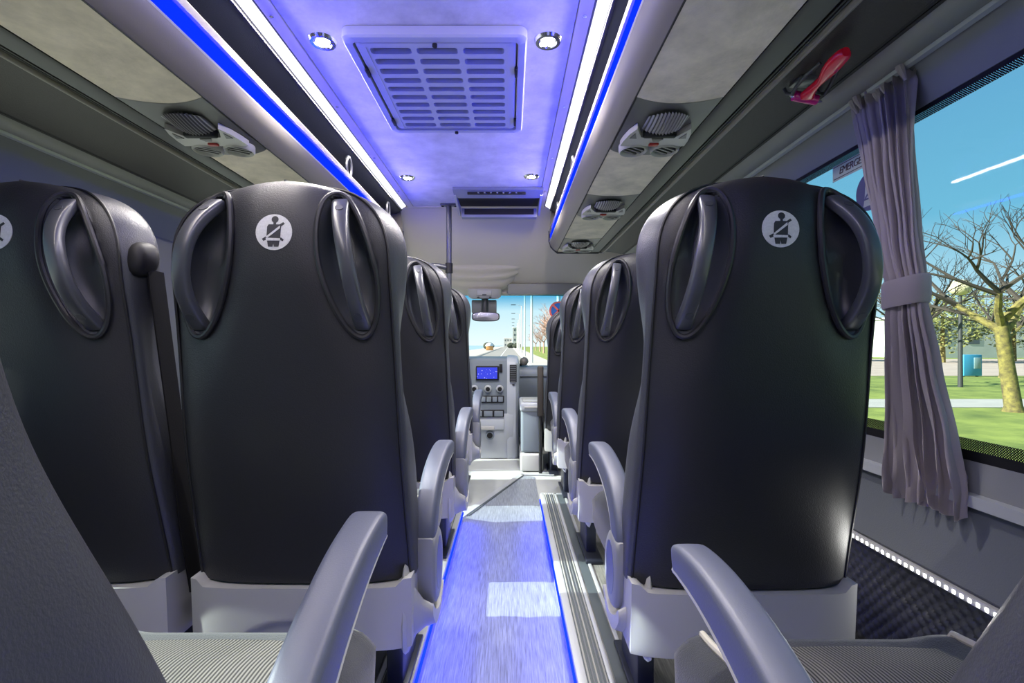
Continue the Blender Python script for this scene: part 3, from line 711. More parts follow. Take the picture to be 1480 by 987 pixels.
hub = [(0.215, -0.438), (0.212, -0.500), (0.225, -0.570), (0.262, -0.606), (0.310, -0.604), (0.345, -0.570), (0.352, -0.520), (0.335, -0.470), (0.290, -0.432)]
hubc = catmull(hub+[hub[0]], 3)[:-1]
def fat(poly, xh, rnd):
    cy = sum(p[0] for p in poly)/len(poly); cz = sum(p[1] for p in poly)/len(poly); R = []
    for xx, sc_ in ((-xh, 0.88), (-xh+rnd*0.35, 0.96), (-xh+rnd, 1.0), (xh-rnd, 1.0), (xh-rnd*0.35, 0.96), (xh, 0.88)):
        R.append([(xx, cy+(p[0]-cy)*sc_, cz+(p[1]-cz)*sc_) for p in poly])
    return R
mb = MB(); mb.loft(fat(hubc, 0.026, 0.010)); SM['hub'] = mb.mesh('armrest_hinge', M['hub'], SO, 50)
for s in (-1, 1):
    mb = MB(); mb.disc((s*0.0265, 0.285, -0.520), (0, s, 0), (0, 0, 1), 0.040, 0.062, 28, 0.003); SM['hubcap%d' % s] = mb.mesh('hinge_cap', M['cap'], SO)
apath = catmull([(0.262, -0.475), (0.262, -0.430), (0.285, -0.385), (0.335, -0.347), (0.41, -0.322), (0.50, -0.308), (0.575, -0.308), (0.602, -0.313)], 5)
n = len(apath); 
def awid(i): t_ = i/(n-1); return 0.047+0.004*t_ if t_ < 0.96 else 0.048*(1-((t_-0.96)/0.05)**2*0.5)
def athk(i): t_ = i/(n-1); return 0.088-0.050*t_ if t_ < 0.96 else 0.038*(1-((t_-0.96)/0.05)**2*0.6)
mb = MB(); mb.sweep_yz(apath, 0, [awid(i) for i in range(n)], [athk(i) for i in range(n)], 24, 5.0); SM['arm'] = mb.mesh('armrest', M['arm'], SO, 50)
for s in (-1, 1):
    mb = MB(); low = [(p[0]+0.004, p[1]-athk(i)/2+0.003) for i, p in enumerate(apath)][8:-2]
    mb.sweep_yz(low, s*0.012, [0.024]*len(low), [0.012]*len(low), 10, 3); SM['armtrim%d' % s] = mb.mesh('armrest_edging', M['armtrim'], SO)
# cushion
def cush(zt, x, y):
    return zt+0.016*smooth01((abs(x)-0.13)/0.08)-0.02*smooth01((y-0.50)/0.13)
CT = -0.430
mb = MB(); rows = []
yy = lin(0.235, 0.625, 26); xx = lin(-0.225, 0.225, 31)
def cring(y):
    tp = [(x, y, cush(CT, x, y)-0.030*(abs(x)/0.225)**10) for x in xx]
    e_ = smooth01((0.64-y)/0.04)
    bot = [(x, y, -0.555+0.02*(1-e_)) for x in xx[::-1]]
    return tp+[(0.232, y, CT-0.045), (0.230, y, -0.53)]+bot+[(-0.230, y, -0.53), (-0.232, y, CT-0.045)]
R = [cring(y) for y in yy]
last = R[-1]; R.append([(p[0]*0.985, 0.640, p[2]*0.9+(-0.50)*0.1) for p in last]); R.append([(p[0]*0.94, 0.648, p[2]*0.75+(-0.49)*0.25) for p in last])
mb.loft(R); SM['cushion'] = mb.mesh('cushion', M['cushion'], SO, 50)
mb = MB(); rows = [[(x, y, cush(CT, x, y)+0.005+0.004*math.cos(x/0.145*math.pi/2)-(0.010 if abs(x) > 0.143 or y > 0.595 or y < 0.255 else 0)-0.004*math.exp(-((y-0.40)/0.008)**2)) for x in lin(-0.145, 0.145, 41)] for y in lin(0.25, 0.60, 60)]
mb.grid(rows); SM['insert'] = mb.mesh('cushion_insert', M['fabric'], SO, 60)
for s in (-1, 1):
    p_ = [(s*0.190, y, cush(CT, 0.19, y)-0.002) for y in yy]+[(s*0.186, 0.642, CT-0.045), (s*0.184, 0.650, -0.48), (s*0.184, 0.640, -0.54)]
    mb = MB(); mb.tube(p_, 0.0055, 8); SM['piping%d' % s] = mb.mesh('piping', M['piping'], SO)
def leg_mesh(drop):
    z0 = PT+drop
    mb = MB(); mb.box(-0.020, 0.020, 0.26, 0.42, z0+0.012, -0.545, 0.006); mb.box(-0.032, 0.032, 0.18, 0.46, z0, z0+0.014, 0.004); return mb.mesh('leg', M['leg'], SO)
SM['leg'] = leg_mesh(0.0); SM['leg_long'] = leg_mesh(0.0)
mb = MB(); mb.box(-0.19, 0.19, 0.24, 0.46, -0.575, -0.540, 0.006); SM['frame'] = mb.mesh('seat_frame', M['leg'], SO)
# belt guide + strap on the inner shoulder
mb = MB(); rings = []
for q, rr in ((0, 0.35), (0.05, 0.7), (0.14, 0.9), (0.28, 1.0), (0.65, 1.0), (0.85, 0.9), (0.95, 0.7), (1.0, 0.35)):
    rings.append([(0.222+0.020*rr*math.cos(2*math.pi*k/18), 0.085+0.060*q-0.02, 0.165+0.034*rr*math.sin(2*math.pi*k/18)+0.012*q) for k in range(18)])
mb.loft(rings); SM['guide'] = mb.mesh('belt_guide', M['black'], SO)
mb = MB(); bpth = [(0.234, 0.11, 0.15), (0.236, 0.135, 0.0), (0.238, 0.17, -0.2), (0.238, 0.2, -0.4), (0.234, 0.24, -0.56)]
mb.loft([[(p[0]-0.0015, p[1]-0.02, p[2]), (p[0]+0.0015, p[1]-0.02, p[2]), (p[0]+0.0015, p[1]+0.025, p[2]), (p[0]-0.0015, p[1]+0.025, p[2])] for p in bpth]); SM['belt'] = mb.mesh('seat_belt', M['belt'], SO)

def part(key, par, loc=(0, 0, 0), label=None, rot=None):
    o = bpy.data.objects.new(SM[key].name.split('.')[0], SM[key]); COL.objects.link(o); o.parent = par; o.location = loc
    if rot: o.rotation_euler = rot
    if label: o['label'] = label
    return o
def seat(x, y, label, arm=0, arm_off=0.235, dz=0.0, belt=False, armtilt=0.0, recline=0.0):
    t = bpy.data.objects.new('coach_seat', None); COL.objects.link(t); t.location = (x, y, PH+dz); t.empty_display_size = 0.1
    tag(t, label, 'seat', 'black leather coach seats')
    def back(key, label=None):
        if not recline: return part(key, t, label=label)
        py, pz = 0.20, -0.46+CZ-PH; c_, s_ = math.cos(recline), math.sin(recline)
        return part(key, t, (0, py-(py*c_-pz*s_), pz-(py*s_+pz*c_)), label, (recline, 0, 0))
    b = back('back_panel'); part('seam', b); back('bolster')
    for s in (-1, 1):
        r = back('recess%d' % s); part('rim%d' % s, r)
        g_ = back('grab%d' % s); part('bt%d' % s, g_); part('bb%d' % s, g_)
    d = back('badge', label='round silver seat belt pictogram'); part('figure', d); part('figbelt', d)
    part('shell', t, label='light grey moulded lower shell'); part('frame', t)
    c = part('cushion', t); part('insert', c, label='finely ribbed fabric insert'); part('piping-1', c); part('piping1', c)
    for s in (-1, 1): part('leg', t, (s*0.17, 0, 0))
    if arm:
        part('bracket%d' % arm, t, (arm*arm_off, 0, 0))
        ax = arm*arm_off
        hb = part('hub', t, (ax, 0, 0)); part('hubcap%d' % arm, hb)
        if armtilt:
            # swing the armrest up about its hinge
            py, pz = 0.285, -0.52+CZ-PH; c_, s_ = math.cos(armtilt), math.sin(armtilt)
            a = part('arm', t, (ax, py-(py*c_-pz*s_), pz-(py*s_+pz*c_)), rot=(armtilt, 0, 0), label='slate grey armrest swung upward')
        else: a = part('arm', t, (ax, 0, 0), label='slate grey curved armrest')
        part('armtrim%d' % arm, a)
    if belt: gq = part('guide', t); part('belt', t)
    return t
YR = [0.108, 0.85, 1.60, 2.36]
YLf = [0.125, 0.875, 1.64, 2.50]
lab_r = ['single seat beside the camera, only dark cushion and armrest showing', 'large single seat seen from behind beside the gathered curtain', 'single seat directly ahead of the one beside the curtain', 'third single seat ahead of the curtain, before the lower guide seat']
lab_a = ['aisle seat beside the camera with sunlit ribbed cushion', 'large aisle seat of the double row, seen whole from behind', 'aisle seat of the double row just ahead of the large one', 'aisle seat of the double row closest to the windscreen']
lab_w = ['window seat of the double row level with the camera', 'window seat with belt guide on its shoulder, cut by the picture edge', 'window seat of the double row hidden behind the large aisle seat', 'foremost window seat of the double row behind the driver']
for k in range(4):
    seat(0.482, YR[k], 'black leather '+lab_r[k], arm=-1, arm_off=0.222, recline=math.radians(9) if k == 0 else 0)
    seat(-0.440, YLf[k], 'black leather '+lab_a[k], arm=1, arm_off=0.245, armtilt=math.radians(12) if k == 0 else 0, recline=math.radians(9) if k == 0 else 0)
    if k: seat(-0.957, YLf[k], 'black leather '+lab_w[k], belt=True)
seat(0.470, 3.12, 'black leather guide seat set lower at the front beside the door', dz=-PH)

# ------------------------------------------------------------------ curtain on the window side
t = empty('curtain', 0.92, 1.12, -0.33, 'lilac grey gathered window curtain held by a tie band', 'curtain')
def cy(h):     # centre and half width along y, by height
    pts_ = [(-0.345, 1.068, 0.105), (-0.30, 1.070, 0.108), (-0.20, 1.085, 0.095), (-0.05, 1.105, 0.070), (0.10, 1.120, 0.050), (0.14, 1.122, 0.050), (0.25, 1.145, 0.060), (0.45, 1.175, 0.080), (0.62, 1.192, 0.098), (0.665, 1.194, 0.100)]
    for a, b in zip(pts_, pts_[1:]):
        if a[0] <= h <= b[0]:
            q = (h-a[0])/(b[0]-a[0]); q = smooth01(q)*0.4+q*0.6; return a[1]+(b[1]-a[1])*q, a[2]+(b[2]-a[2])*q
    return pts_[-1][1:] if h > 0 else pts_[0][1:]
def cpoint(u, h):
    c, hw = cy(h)
    fl = smooth01((-0.12-h)/0.2)
    ph = 1.5*math.sin(u*3.1)+0.35*math.sin(h*9+u*2)
    amp = 0.013+0.010*fl+0.004*smooth01((h-0.5)/0.12)
    if abs(h-0.12) < 0.06: amp *= 0.55+0.45*abs(h-0.12)/0.06
    x = 0.905+amp*math.sin(u*math.pi*7.0+ph)+0.004*math.sin(u*41+h*6)+0.004*fl*math.sin(u*61+h*30)
    if h > 0.60: x += 0.003*math.sin(u*90)+0.004*math.sin(u*47+2)
    top = h
    if h > 0.62: top = h+0.006*math.sin(u*40)
    if h < -0.30: top = h+0.010*math.sin(u*23+1)*(-0.30-h)/0.045-0.012*u*0
    return (x+0.012*max(0, -h)*0+0.010, c+u*hw+0.006*math.sin(u*math.pi*14+ph), top)
us = lin(-1, 1, 121); hh = lin(-0.345, 0.655, 90)
mb = MB(); mb.grid([[cpoint(u, h) for u in us] for h in hh]); mb.grid([[(p[0]+0.003, p[1], p[2]) for p in [cpoint(u, h) for u in us]] for h in hh]); mb.build('drape', M['curtain'], t, 60)
def loopring(h, off, n=40):
    c, hw = cy(0.12); return [(0.915+(0.024+off)*math.copysign(abs(math.cos(a))**0.7, math.cos(a)), c+(hw+0.004+off)*math.copysign(abs(math.sin(a))**0.7, math.sin(a)), h-0.012*math.sin(a)*0.5) for a in [2*math.pi*k/n for k in range(n)]]
mb = MB(); mb.loft([loopring(0.088, 0.0), loopring(0.094, 0.003), loopring(0.146, 0.003), loopring(0.152, 0.0)], caps=False); mb.build('tie_band', M['curtain'], t)
# gathers along the header rail
for k in range(9):
    u = -0.92+k*0.23; p = cpoint(u, 0.648)
    mb = MB(); mb.tube([(p[0]-0.004, p[1], 0.668), (p[0]-0.010, p[1]+0.003, 0.648), (p[0]-0.007, p[1]-0.004, 0.622), (p[0]+0.002, p[1]-0.006, 0.60)], [0.004, 0.010, 0.008, 0.003], 8); mb.build('gather', M['curtain'], t)

# ------------------------------------------------------------------ emergency hammer
def on_panel(x): return 0.672-0.020*(x-0.68)/0.125-0.002
t = empty('emergency_hammer', 0.728, 1.15, 0.64, 'red emergency hammer clipped to the dark leather panel above the curtain', 'hammer')
def hz(x, d): return on_panel(x)-d
HP = [(0.726, 1.046), (0.727, 1.056), (0.730, 1.085), (0.735, 1.115), (0.739, 1.142), (0.741, 1.160), (0.744, 1.185), (0.749, 1.215), (0.752, 1.226)]
HW = [0.008, 0.017, 0.020, 0.018, 0.011, 0.007, 0.009, 0.017, 0.020]
HP = catmull([(a, b, c) for (a, b), c in zip(HP, HW)], 4)
mb = MB(); rings = []
for x, y, wd in HP:
    rings.append([(x+math.copysign(abs(math.cos(a))**0.7, math.cos(a))*wd, y, hz(x, 0.030)+math.copysign(abs(math.sin(a))**0.7, math.sin(a))*0.010) for a in [2*math.pi*k/16 for k in range(16)]])
mb.loft(rings); mb.build('handle', M['red'], t)
mb = MB(); mb.tube([(0.719, 1.232, hz(0.719, 0.030)), (0.722, 1.232, hz(0.722, 0.030)), (0.782, 1.236, hz(0.782, 0.030)), (0.785, 1.236, hz(0.785, 0.030))], [0.009, 0.0125, 0.0125, 0.009], 16); hd = mb.build('hammer_head', M['magenta'], t)
for x0, x1, y in ((0.719, 0.708, 1.231), (0.785, 0.798, 1.237)):
    mb = MB(); mb.tube([(x0, y, hz(x0, 0.030)), (x1, y, hz(x1, 0.030))], [0.007, 0.001], 12); mb.build('metal_point', M['chrome'], hd)
mb = MB(); mb.box(0.718, 0.786, 1.195, 1.248, 0.6605, 0.668, 0.003); cl = mb.build('bracket_plate', M['handle'], t)
for x in (0.708, 0.790):
    mb = MB(); mb.tube([(x, 1.25, 0.660), (x+0.004, 1.245, 0.645), (x+0.004, 1.222, 0.632), (x+0.002, 1.20, 0.64), (x-0.006*(1 if x > 0.75 else -1), 1.165, 0.65), (x-0.02*(1 if x > 0.75 else -1), 1.135, 0.66)], 0.0045, 8); mb.build('spring_clip', M['recess'], cl)

# ------------------------------------------------------------------ emergency notice on the glass
M['notice'] = mat('pale notice film', (0.62, 0.72, 0.75), 0.5)
cloth_translucent(M['notice'], 0.6)
M['notice_blue'] = mat('navy notice print', (0.03, 0.035, 0.13), 0.5)
M['ink'] = mat('dark red brown lettering', (0.06, 0.02, 0.03), 0.6)
t = empty('emergency_notice', 0.944, 1.36, 0.25, 'EMERGENCY notice with round seat belt picture stuck on the window behind curtain', 'notice')
X0 = 0.9465
mb = MB(); mb.box(X0, X0+0.001, 1.20, 1.42, 0.474, 0.519); mb.build('sticker', M['notice'], t, 0)
for h in (0.480, 0.5145):
    mb = MB(); mb.box(X0-0.0012, X0, 1.205, 1.415, h-0.0008, h+0.0008); mb.build('border_line', M['ink'], t, 0)
def text_mesh(txt, size, m, name):
    cu = bpy.data.curves.new(name, 'FONT'); cu.body = txt; cu.size = size; cu.extrude = 0.0004; cu.align_x = 'CENTER'; cu.align_y = 'CENTER'; cu.shear = 0.2; cu.space_character = 0.86
    o = bpy.data.objects.new(name, cu); COL.objects.link(o); dg = bpy.context.evaluated_depsgraph_get(); dg.update()
    me = bpy.data.meshes.new_from_object(o.evaluated_get(dg)); bpy.data.objects.remove(o); me.materials.clear(); me.materials.append(m); return me
o = bpy.data.objects.new('lettering', text_mesh('EMERGENCY', 0.027, M['ink'], 'lettering')); COL.objects.link(o); o.parent = t
o.rotation_euler = (math.pi/2, 0, -math.pi/2); o.location = (X0-0.001-0.944, 1.322-1.36, 0.497-0.25)
mb = MB(); mb.disc((X0+0.0005, 1.272, 0.405), (0, 1, 0), (0, 0, 1), 0.052, 0.052, 40, 0.001); dd = mb.build('round_sign', M['notice_blue'], t, 0)
def sgn(poly, d, m, nme):
    mb = MB(); mb.prism([(1.272-u*0.052, 0.405+v_*0.052) for u, v_ in poly], 'x', X0-d-0.0005, X0-d); mb.build(nme, m, dd, 0)
sgn([(-0.02+0.2*math.cos(2*math.pi*k/16), 0.66+0.2*math.sin(2*math.pi*k/16)) for k in range(16)], 0.0008, M['notice'], 'figure_head')
sgn([(-0.3, 0.42), (0.3, 0.42), (0.42, -0.35), (0.45, -0.75), (-0.45, -0.75), (-0.36, -0.3)], 0.0008, M['notice'], 'figure_body')
sgn([(-0.34, -0.30), (-0.28, -0.36), (0.34, 0.32), (0.28, 0.40)], 0.0014, M['notice_blue'], 'figure_strap')
sgn([(-0.40, -0.34), (0.44, -0.34), (0.44, -0.42), (-0.40, -0.42)], 0.0014, M['notice_blue'], 'figure_strap')

# ------------------------------------------------------------------ handrail pole behind the double seats
t = empty('handrail_pole', -0.43, 3.42, PT-PH, 'dark upright handrail pole between ceiling edge and floor', 'handrail')
mb = MB(); mb.tube([(-0.43, 3.42, FL), (-0.43, 3.42, 0.985)], 0.019, 14); mb.build('upright', M['handle'], t)
mb = MB(); mb.box(-0.49, -0.37, 3.39, 3.45, 0.978, 0.990, 0.005); fl = mb.build('ceiling_flange', M['handle'], t)
for x in (-0.475, -0.385):
    mb = MB(); mb.disc((x, 3.42, 0.976), (1, 0, 0), (0, -1, 0), 0.008, 0.008, 12, -0.003); mb.build('bolt', M['black'], fl)
mb = MB(); mb.tube([(-0.43, 3.42, 0.54), (-0.50, 3.42, 0.555), (-0.60, 3.42, 0.558), (-1.38, 3.42, 0.558)], 0.019, 12); mb.build('crossbar', M['handle'], t)
mb = MB(); mb.tube([(-0.43, 3.42, 0.505), (-0.43, 3.42, 0.575)], 0.026, 14); mb.build('joint_sleeve', M['black'], t)

# ------------------------------------------------------------------ cab : headliner, windscreen, doors, dashboard
t = tag(empty('wall_front', -0.245, 3.9, 0.45), 'cream curved headliner dropping from the ceiling to the windscreen', None, None, 'structure')
prof = catmull([(3.50, 0.992), (3.58, 0.930), (3.74, 0.80), (3.92, 0.66), (4.06, 0.56), (4.16, 0.500), (4.22, 0.470)], 5)
mb = MB(); xs = lin(-1.55, 1.06, 41); rows = []
for y, h in prof: rows.append([(x, y, h-0.06*abs((x+0.245)/1.3)**4*smooth01((y-3.5)/0.4)) for x in xs])
mb.grid(rows); mb.grid([[(p[0], p[1]+0.02, p[2]+0.03) for p in r] for r in rows]); mb.build('headliner', M['header'], t, 60)
mb = MB(); rows = []
mb.loft([[(x+0.0, 4.205+d, 0.470-0.06*abs((x+0.245)/1.3)**4+e_) for d, e_ in ((0, 0.012), (0.0, -0.030), (0.03, -0.042), (0.06, -0.03), (0.06, 0.012))] for x in lin(-1.5, 1.0, 31)]); mb.build('windscreen_header', M['header'], t)
# sun visor
mb = MB(); mb.box(-0.02, 0.62, 4.10, 4.13, 0.425, 0.52, 0.012); mb.build('sun_visor', M['beam'], t)
# overhead pod
mb = MB(); rows = []
for q in lin(0, 1, 16):
    y = 3.93+0.27*q; ring = []
    for a in lin(-1, 1, 33):
        hw = 0.36*(1-0.38*q*q); x = -0.27+a*hw
        base = [p for p in prof if p[0] <= y] ; b = base[-1][1]
        drop = (0.060*math.sin(min(1, q*1.25)*math.pi*0.5))*(max(0, 1-abs(a)**2.6))**0.7*1.0
        ring.append((x, y-0.02, b+0.01-drop-0.02*(1-abs(a))*q))
    rows.append(ring)
mb.grid(rows); pod = mb.build('overhead_pod', M['header'], t, 60)
t2 = empty('cab_lamp_console', -0.215, 4.14, 0.36, 'pale roof console with switches above the mirror', 'roof console')
mb = MB(); R = []
for q, s_ in ((0.470, 1.0), (0.430, 1.0), (0.405, 0.93), (0.392, 0.80)):
    R.append([(-0.215+0.145*s_*math.copysign(abs(math.cos(a))**0.6, math.cos(a)), 4.12+0.05*s_*math.copysign(abs(math.sin(a))**0.6, math.sin(a)), q) for a in [2*math.pi*k/28 for k in range(28)]])
mb.loft(R); mb.build('housing', M['shell'], t2)
mb = MB(); mb.box(-0.275, -0.155, 4.062, 4.075, 0.412, 0.455, 0.004); mb.build('lamp_lens', M['armtrim'], t2)
for x, h, w_ in ((-0.215, 0.418, 0.018), (-0.265, 0.398, 0.010), (-0.165, 0.398, 0.010)):
    mb = MB(); mb.box(x-w_, x+w_, 4.060, 4.07, h-0.004, h+0.004, 0.001, 1); mb.build('switch', M['black'], t2)
t2 = empty('rear_view_mirror', -0.215, 4.16, 0.2, 'wide interior mirror hanging below the roof console', 'mirror')
mb = MB(); mb.box(-0.33, -0.115, 4.17, 4.185, 0.27, 0.385, 0.01); mb.build('sensor_cover', M['surround'], t2)
mb = MB(); mb.tube([(-0.215, 4.17, 0.39), (-0.215, 4.16, 0.31), (-0.215, 4.13, 0.25)], 0.03, 10); mb.build('stem', M['recess'], t2)
mb = MB(); R = []
for y, s_ in ((4.085, 0.92), (4.09, 1.0), (4.11, 1.0), (4.125, 0.85)):
    R.append([(-0.205+0.118*s_*math.copysign(abs(math.cos(a))**0.55, math.cos(a)), y, 0.236+0.040*s_*math.copysign(abs(math.sin(a))**0.6, math.sin(a))) for a in [2*math.pi*k/32 for k in range(32)]])
mb.loft(R); mb.build('mirror_case', M['recess'], t2)
mb = MB(); mb.grid([[(-0.205+0.110*s_*math.copysign(abs(math.cos(a))**0.55, math.cos(a)), 4.0835+0.001*s_, 0.236+0.034*s_*math.copysign(abs(math.sin(a))**0.6, math.sin(a))) for a in [2*math.pi*k/32 for k in range(32)]] for s_ in (1.0, 0.5, 0.02)], closed_u=True); mb.build('mirror_glass', M['chrome'], t2)

# windscreen
wn = empty('window_3', -0.245, 4.4, -0.3, 'large windscreen with blue tinted top band', None, None, 'structure')
mb = MB(); xs = lin(-1.5, 1.02, 21); R = []
for q in lin(0, 1, 7):
    R.append([(x, 4.24+0.55*q-0.16*((x+0.245)/1.26)**2, 0.44-0.74*q) for x in xs])
mb.grid(R); o = mb.build('pane', M['windscreen'], wn, 60)
# cab side walls with door windows
for side in (1, -1):
    f = (lambda x: x) if side > 0 else mx
    f = (lambda x: x) if side > 0 else (lambda x: mx(x+0.11))
    t = tag(empty('door_1' if side > 0 else 'door_2', f(0.98), 4.0, FL), 'cab door with window on the %s side' % ('single-seat' if side > 0 else 'driver'), None, None, 'structure')
    mb = MB(); mb.box(min(f(0.96), f(1.02)), max(f(0.96), f(1.02)), YF, 4.75, -1.3, -0.22, 0.01); mb.build('door_panel', M['surround'], t)
    mb = MB(); mb.box(min(f(0.96), f(1.02)), max(f(0.96), f(1.02)), YF, 4.40, 0.38, 1.02, 0.01); mb.build('door_header', M['header'], t)
    mb = MB(); mb.box(min(f(0.96), f(1.02)), max(f(0.96), f(1.02)), YF, YF+0.12, -0.25, 0.42, 0.01); mb.build('door_post', M['header'], t)
    mb = MB(); mb.tube([(f(0.97), 4.22, 0.44), (f(0.97), 4.66, -0.25)], 0.05, 8); mb.build('windscreen_post', M['header'], t)
    mb = MB(); mb.box(min(f(0.985), f(0.99)), max(f(0.985), f(0.99)), YF+0.1, 4.6, -0.24, 0.40); mb.build('pane', M['doorglass'], t, 0)
mb = MB(); mb.box(-1.7, 1.1, 4.72, 4.76, -1.3, -0.25); struct('wall_firewall', mb, M['dash'], label='dark bulkhead below the windscreen')

# dashboard
t = empty('dashboard', -0.245, 4.2, FL, 'blue grey dashboard with pale centre stack, screen and knobs', 'dashboard')
dp = catmull([(4.74, -0.25), (4.45, -0.20), (4.10, -0.175), (3.98, -0.185), (3.935, -0.225), (3.945, -0.33), (3.99, -0.46), (4.03, -0.60), (4.10, -0.72)], 4)
mb = MB(); mb.loft([[(x, y, h) for y, h in dp]+[(x, 4.70, -0.72)] for x in lin(-1.50, 1.00, 21)]); mb.build('dash_body', M['dash'], t)
mb = MB(); mb.box(0.08, 0.80, 3.925, 3.94, -0.262, -0.258); mb.build('shut_line', M['black'], t)
SY = 3.75
# centre stack : dark face, pale cheek column
face = [(4.15, -0.10), (3.84, -0.105), (SY+0.02, -0.125), (SY, -0.16), (SY+0.01, -0.54), (SY+0.06, -0.56), (4.15, -0.56)]
mb = MB(); mb.prism(catmull(face, 3), 'x', -0.44, -0.022); stk = mb.build('centre_stack', M['dash'], t)
cheek = [(4.15, -0.09), (3.84, -0.10), (SY+0.005, -0.13), (SY-0.012, -0.17), (SY-0.010, -0.40), (SY+0.012, -0.55), (SY+0.05, -0.90), (4.15, -0.90)]
mb = MB(); R = []
for x, off in ((-0.022, 0.0), (0.0, -0.004), (0.045, 0.004), (0.066, 0.03), (0.074, 0.09)):
    R.append([(x, min(4.15, y+off), h-off*0.4 if h > -0.2 else h) for y, h in catmull(cheek, 3)])
mb.loft(R); ck = mb.build('pale_cheek', M['dashlight'], t)
mb = MB(); mb.box(-0.002, 0.052, SY-0.022, SY, -0.29, -0.155, 0.004); vn = mb.build('side_air_vent', M['black'], ck)
for k in range(9):
    h = -0.165-k*0.0145; mb = MB(); mb.box(0.002, 0.048, SY-0.030, SY-0.018, h-0.008, h-0.002, 0.001, 1); mb.build('vent_slat', M['dashlight'] if False else M['sidepanel'], vn)
mb = MB(); mb.box(0.018, 0.036, SY-0.020, SY-0.008, -0.315, -0.305, 0.002); mb.build('thumb_wheel', M['black'], ck)
# console base
mb = MB(); R = []
for h, g_ in ((-0.535, 0.0), (-0.57, -0.012), (-0.70, -0.006), (-0.78, 0.02), (FL, 0.045)):
    R.append([(-0.44, SY+g_+0.01, h), (-0.06, SY+g_, h), (0.02, SY+g_+0.012, h), (0.068, SY+g_+0.07, h), (0.072, 4.15, h), (-0.44, 4.15, h)])
mb.loft(R); cb = mb.build('console_base', M['dashlight'], t, 50)
mb = MB(); mb.box(-0.262, -0.085, SY-0.016, SY+0.02, -0.275, -0.165, 0.004); sc1 = mb.build('screen_bezel', M['black'], stk)
def screen_mat():
    m = bpy.data.materials.new('lit navigation screen'); m.use_nodes = True; nt = m.node_tree; nt.nodes.clear()
    o = nt.nodes.new('ShaderNodeOutputMaterial'); e_ = nt.nodes.new('ShaderNodeEmission'); tc = nt.nodes.new('ShaderNodeTexCoord'); v_ = nt.nodes.new('ShaderNodeTexVoronoi'); v_.inputs['Scale'].default_value = 55
    r = nt.nodes.new('ShaderNodeValToRGB'); nt.links.new(tc.outputs['Object'], v_.inputs['Vector']); nt.links.new(v_.outputs['Distance'], r.inputs[0])
    r.color_ramp.elements[0].position = 0.10; r.color_ramp.elements[0].color = (0.5, 0.5, 1, 1); r.color_ramp.elements[1].position = 0.2; r.color_ramp.elements[1].color = (0.03, 0.04, 0.42, 1)
    nt.links.new(r.outputs[0], e_.inputs[0]); e_.inputs[1].default_value = 1.0; nt.links.new(e_.outputs[0], o.inputs[0]); return m
mb = MB(); mb.box(-0.254, -0.098, SY-0.018, SY-0.014, -0.264, -0.176); mb.build('display', screen_mat(), sc1, 0)
mb = MB(); mb.box(-0.082, -0.058, SY-0.010, SY+0.02, -0.215, -0.150, 0.003); mb.build('key_slot', M['black'], stk)
for x in (-0.275, -0.17, -0.078):
    mb = MB(); mb.tube([(x, SY+0.01, -0.342), (x, SY-0.018, -0.342), (x, SY-0.024, -0.342)], [0.030, 0.028, 0.022], 20); kb = mb.build('knob', M['alu'], stk)
    mb = MB(); mb.tube([(x, SY-0.02, -0.342), (x, SY-0.030, -0.342)], 0.017, 16); mb.build('knob_core', M['black'], kb)
mb = MB(); mb.box(-0.29, -0.045, SY-0.006, SY+0.02, -0.450, -0.395, 0.004); bt = mb.build('button_bank', M['black'], stk)
for k in range(5):
    x = -0.27+0.045*k; mb = MB(); mb.box(x, x+0.036, SY-0.012, SY, -0.442, -0.403, 0.003); b2 = mb.build('button', M['dash'], bt)
mb = MB(); mb.box(-0.29, -0.045, SY-0.022, SY+0.02, -0.558, -0.505, 0.004); bt = mb.build('lower_button_bank', M['black'], cb)
for k in range(3):
    x = -0.28+0.08*k; mb = MB(); mb.box(x, x+0.066, SY-0.028, SY, -0.552, -0.511, 0.003); mb.build('button', M['dash'], bt)
mb = MB(); mb.box(-0.30, -0.045, SY-0.024, SY, -0.655, -0.575, 0.005); dr = mb.build('ashtray_drawer', M['dashlight'], cb)
mb = MB(); mb.box(-0.245, -0.120, SY-0.038, SY-0.02, -0.655, -0.628, 0.004); mb.build('pull_lip', M['armtrim'], dr)
mb = MB(); mb.tube([(-0.155, SY+0.01, -0.700), (-0.155, SY-0.016, -0.700), (-0.155, SY-0.020, -0.700)], [0.036, 0.034, 0.028], 24); lt = mb.build('socket_ring', M['dash'], cb)
mb = MB(); mb.tube([(-0.155, SY, -0.700), (-0.155, SY-0.023, -0.700)], [0.024, 0.022], 18); mb.build('socket', M['black'], lt)
# gear lever and ball mount
t2 = empty('dash_ball_mount', 0.116, 3.98, -0.178, 'small dark ball mount on top of the dashboard beside the road view', 'phone mount')
mb = MB(); R = []
for a in lin(0.15, math.pi-0.15, 10): R.append([(0.116+0.036*math.sin(a)*math.cos(2*math.pi*k/18), 3.98+0.036*math.sin(a)*math.sin(2*math.pi*k/18), -0.138+0.036*math.cos(a)) for k in range(18)])
mb.loft(R); mb.build('ball', M['console'], t2)
mb = MB(); mb.tube([(0.080, 4.0, -0.168), (0.095, 4.0, -0.164), (0.116, 3.985, -0.160)], 0.011, 8); mb.build('stalk', M['black'], t2)

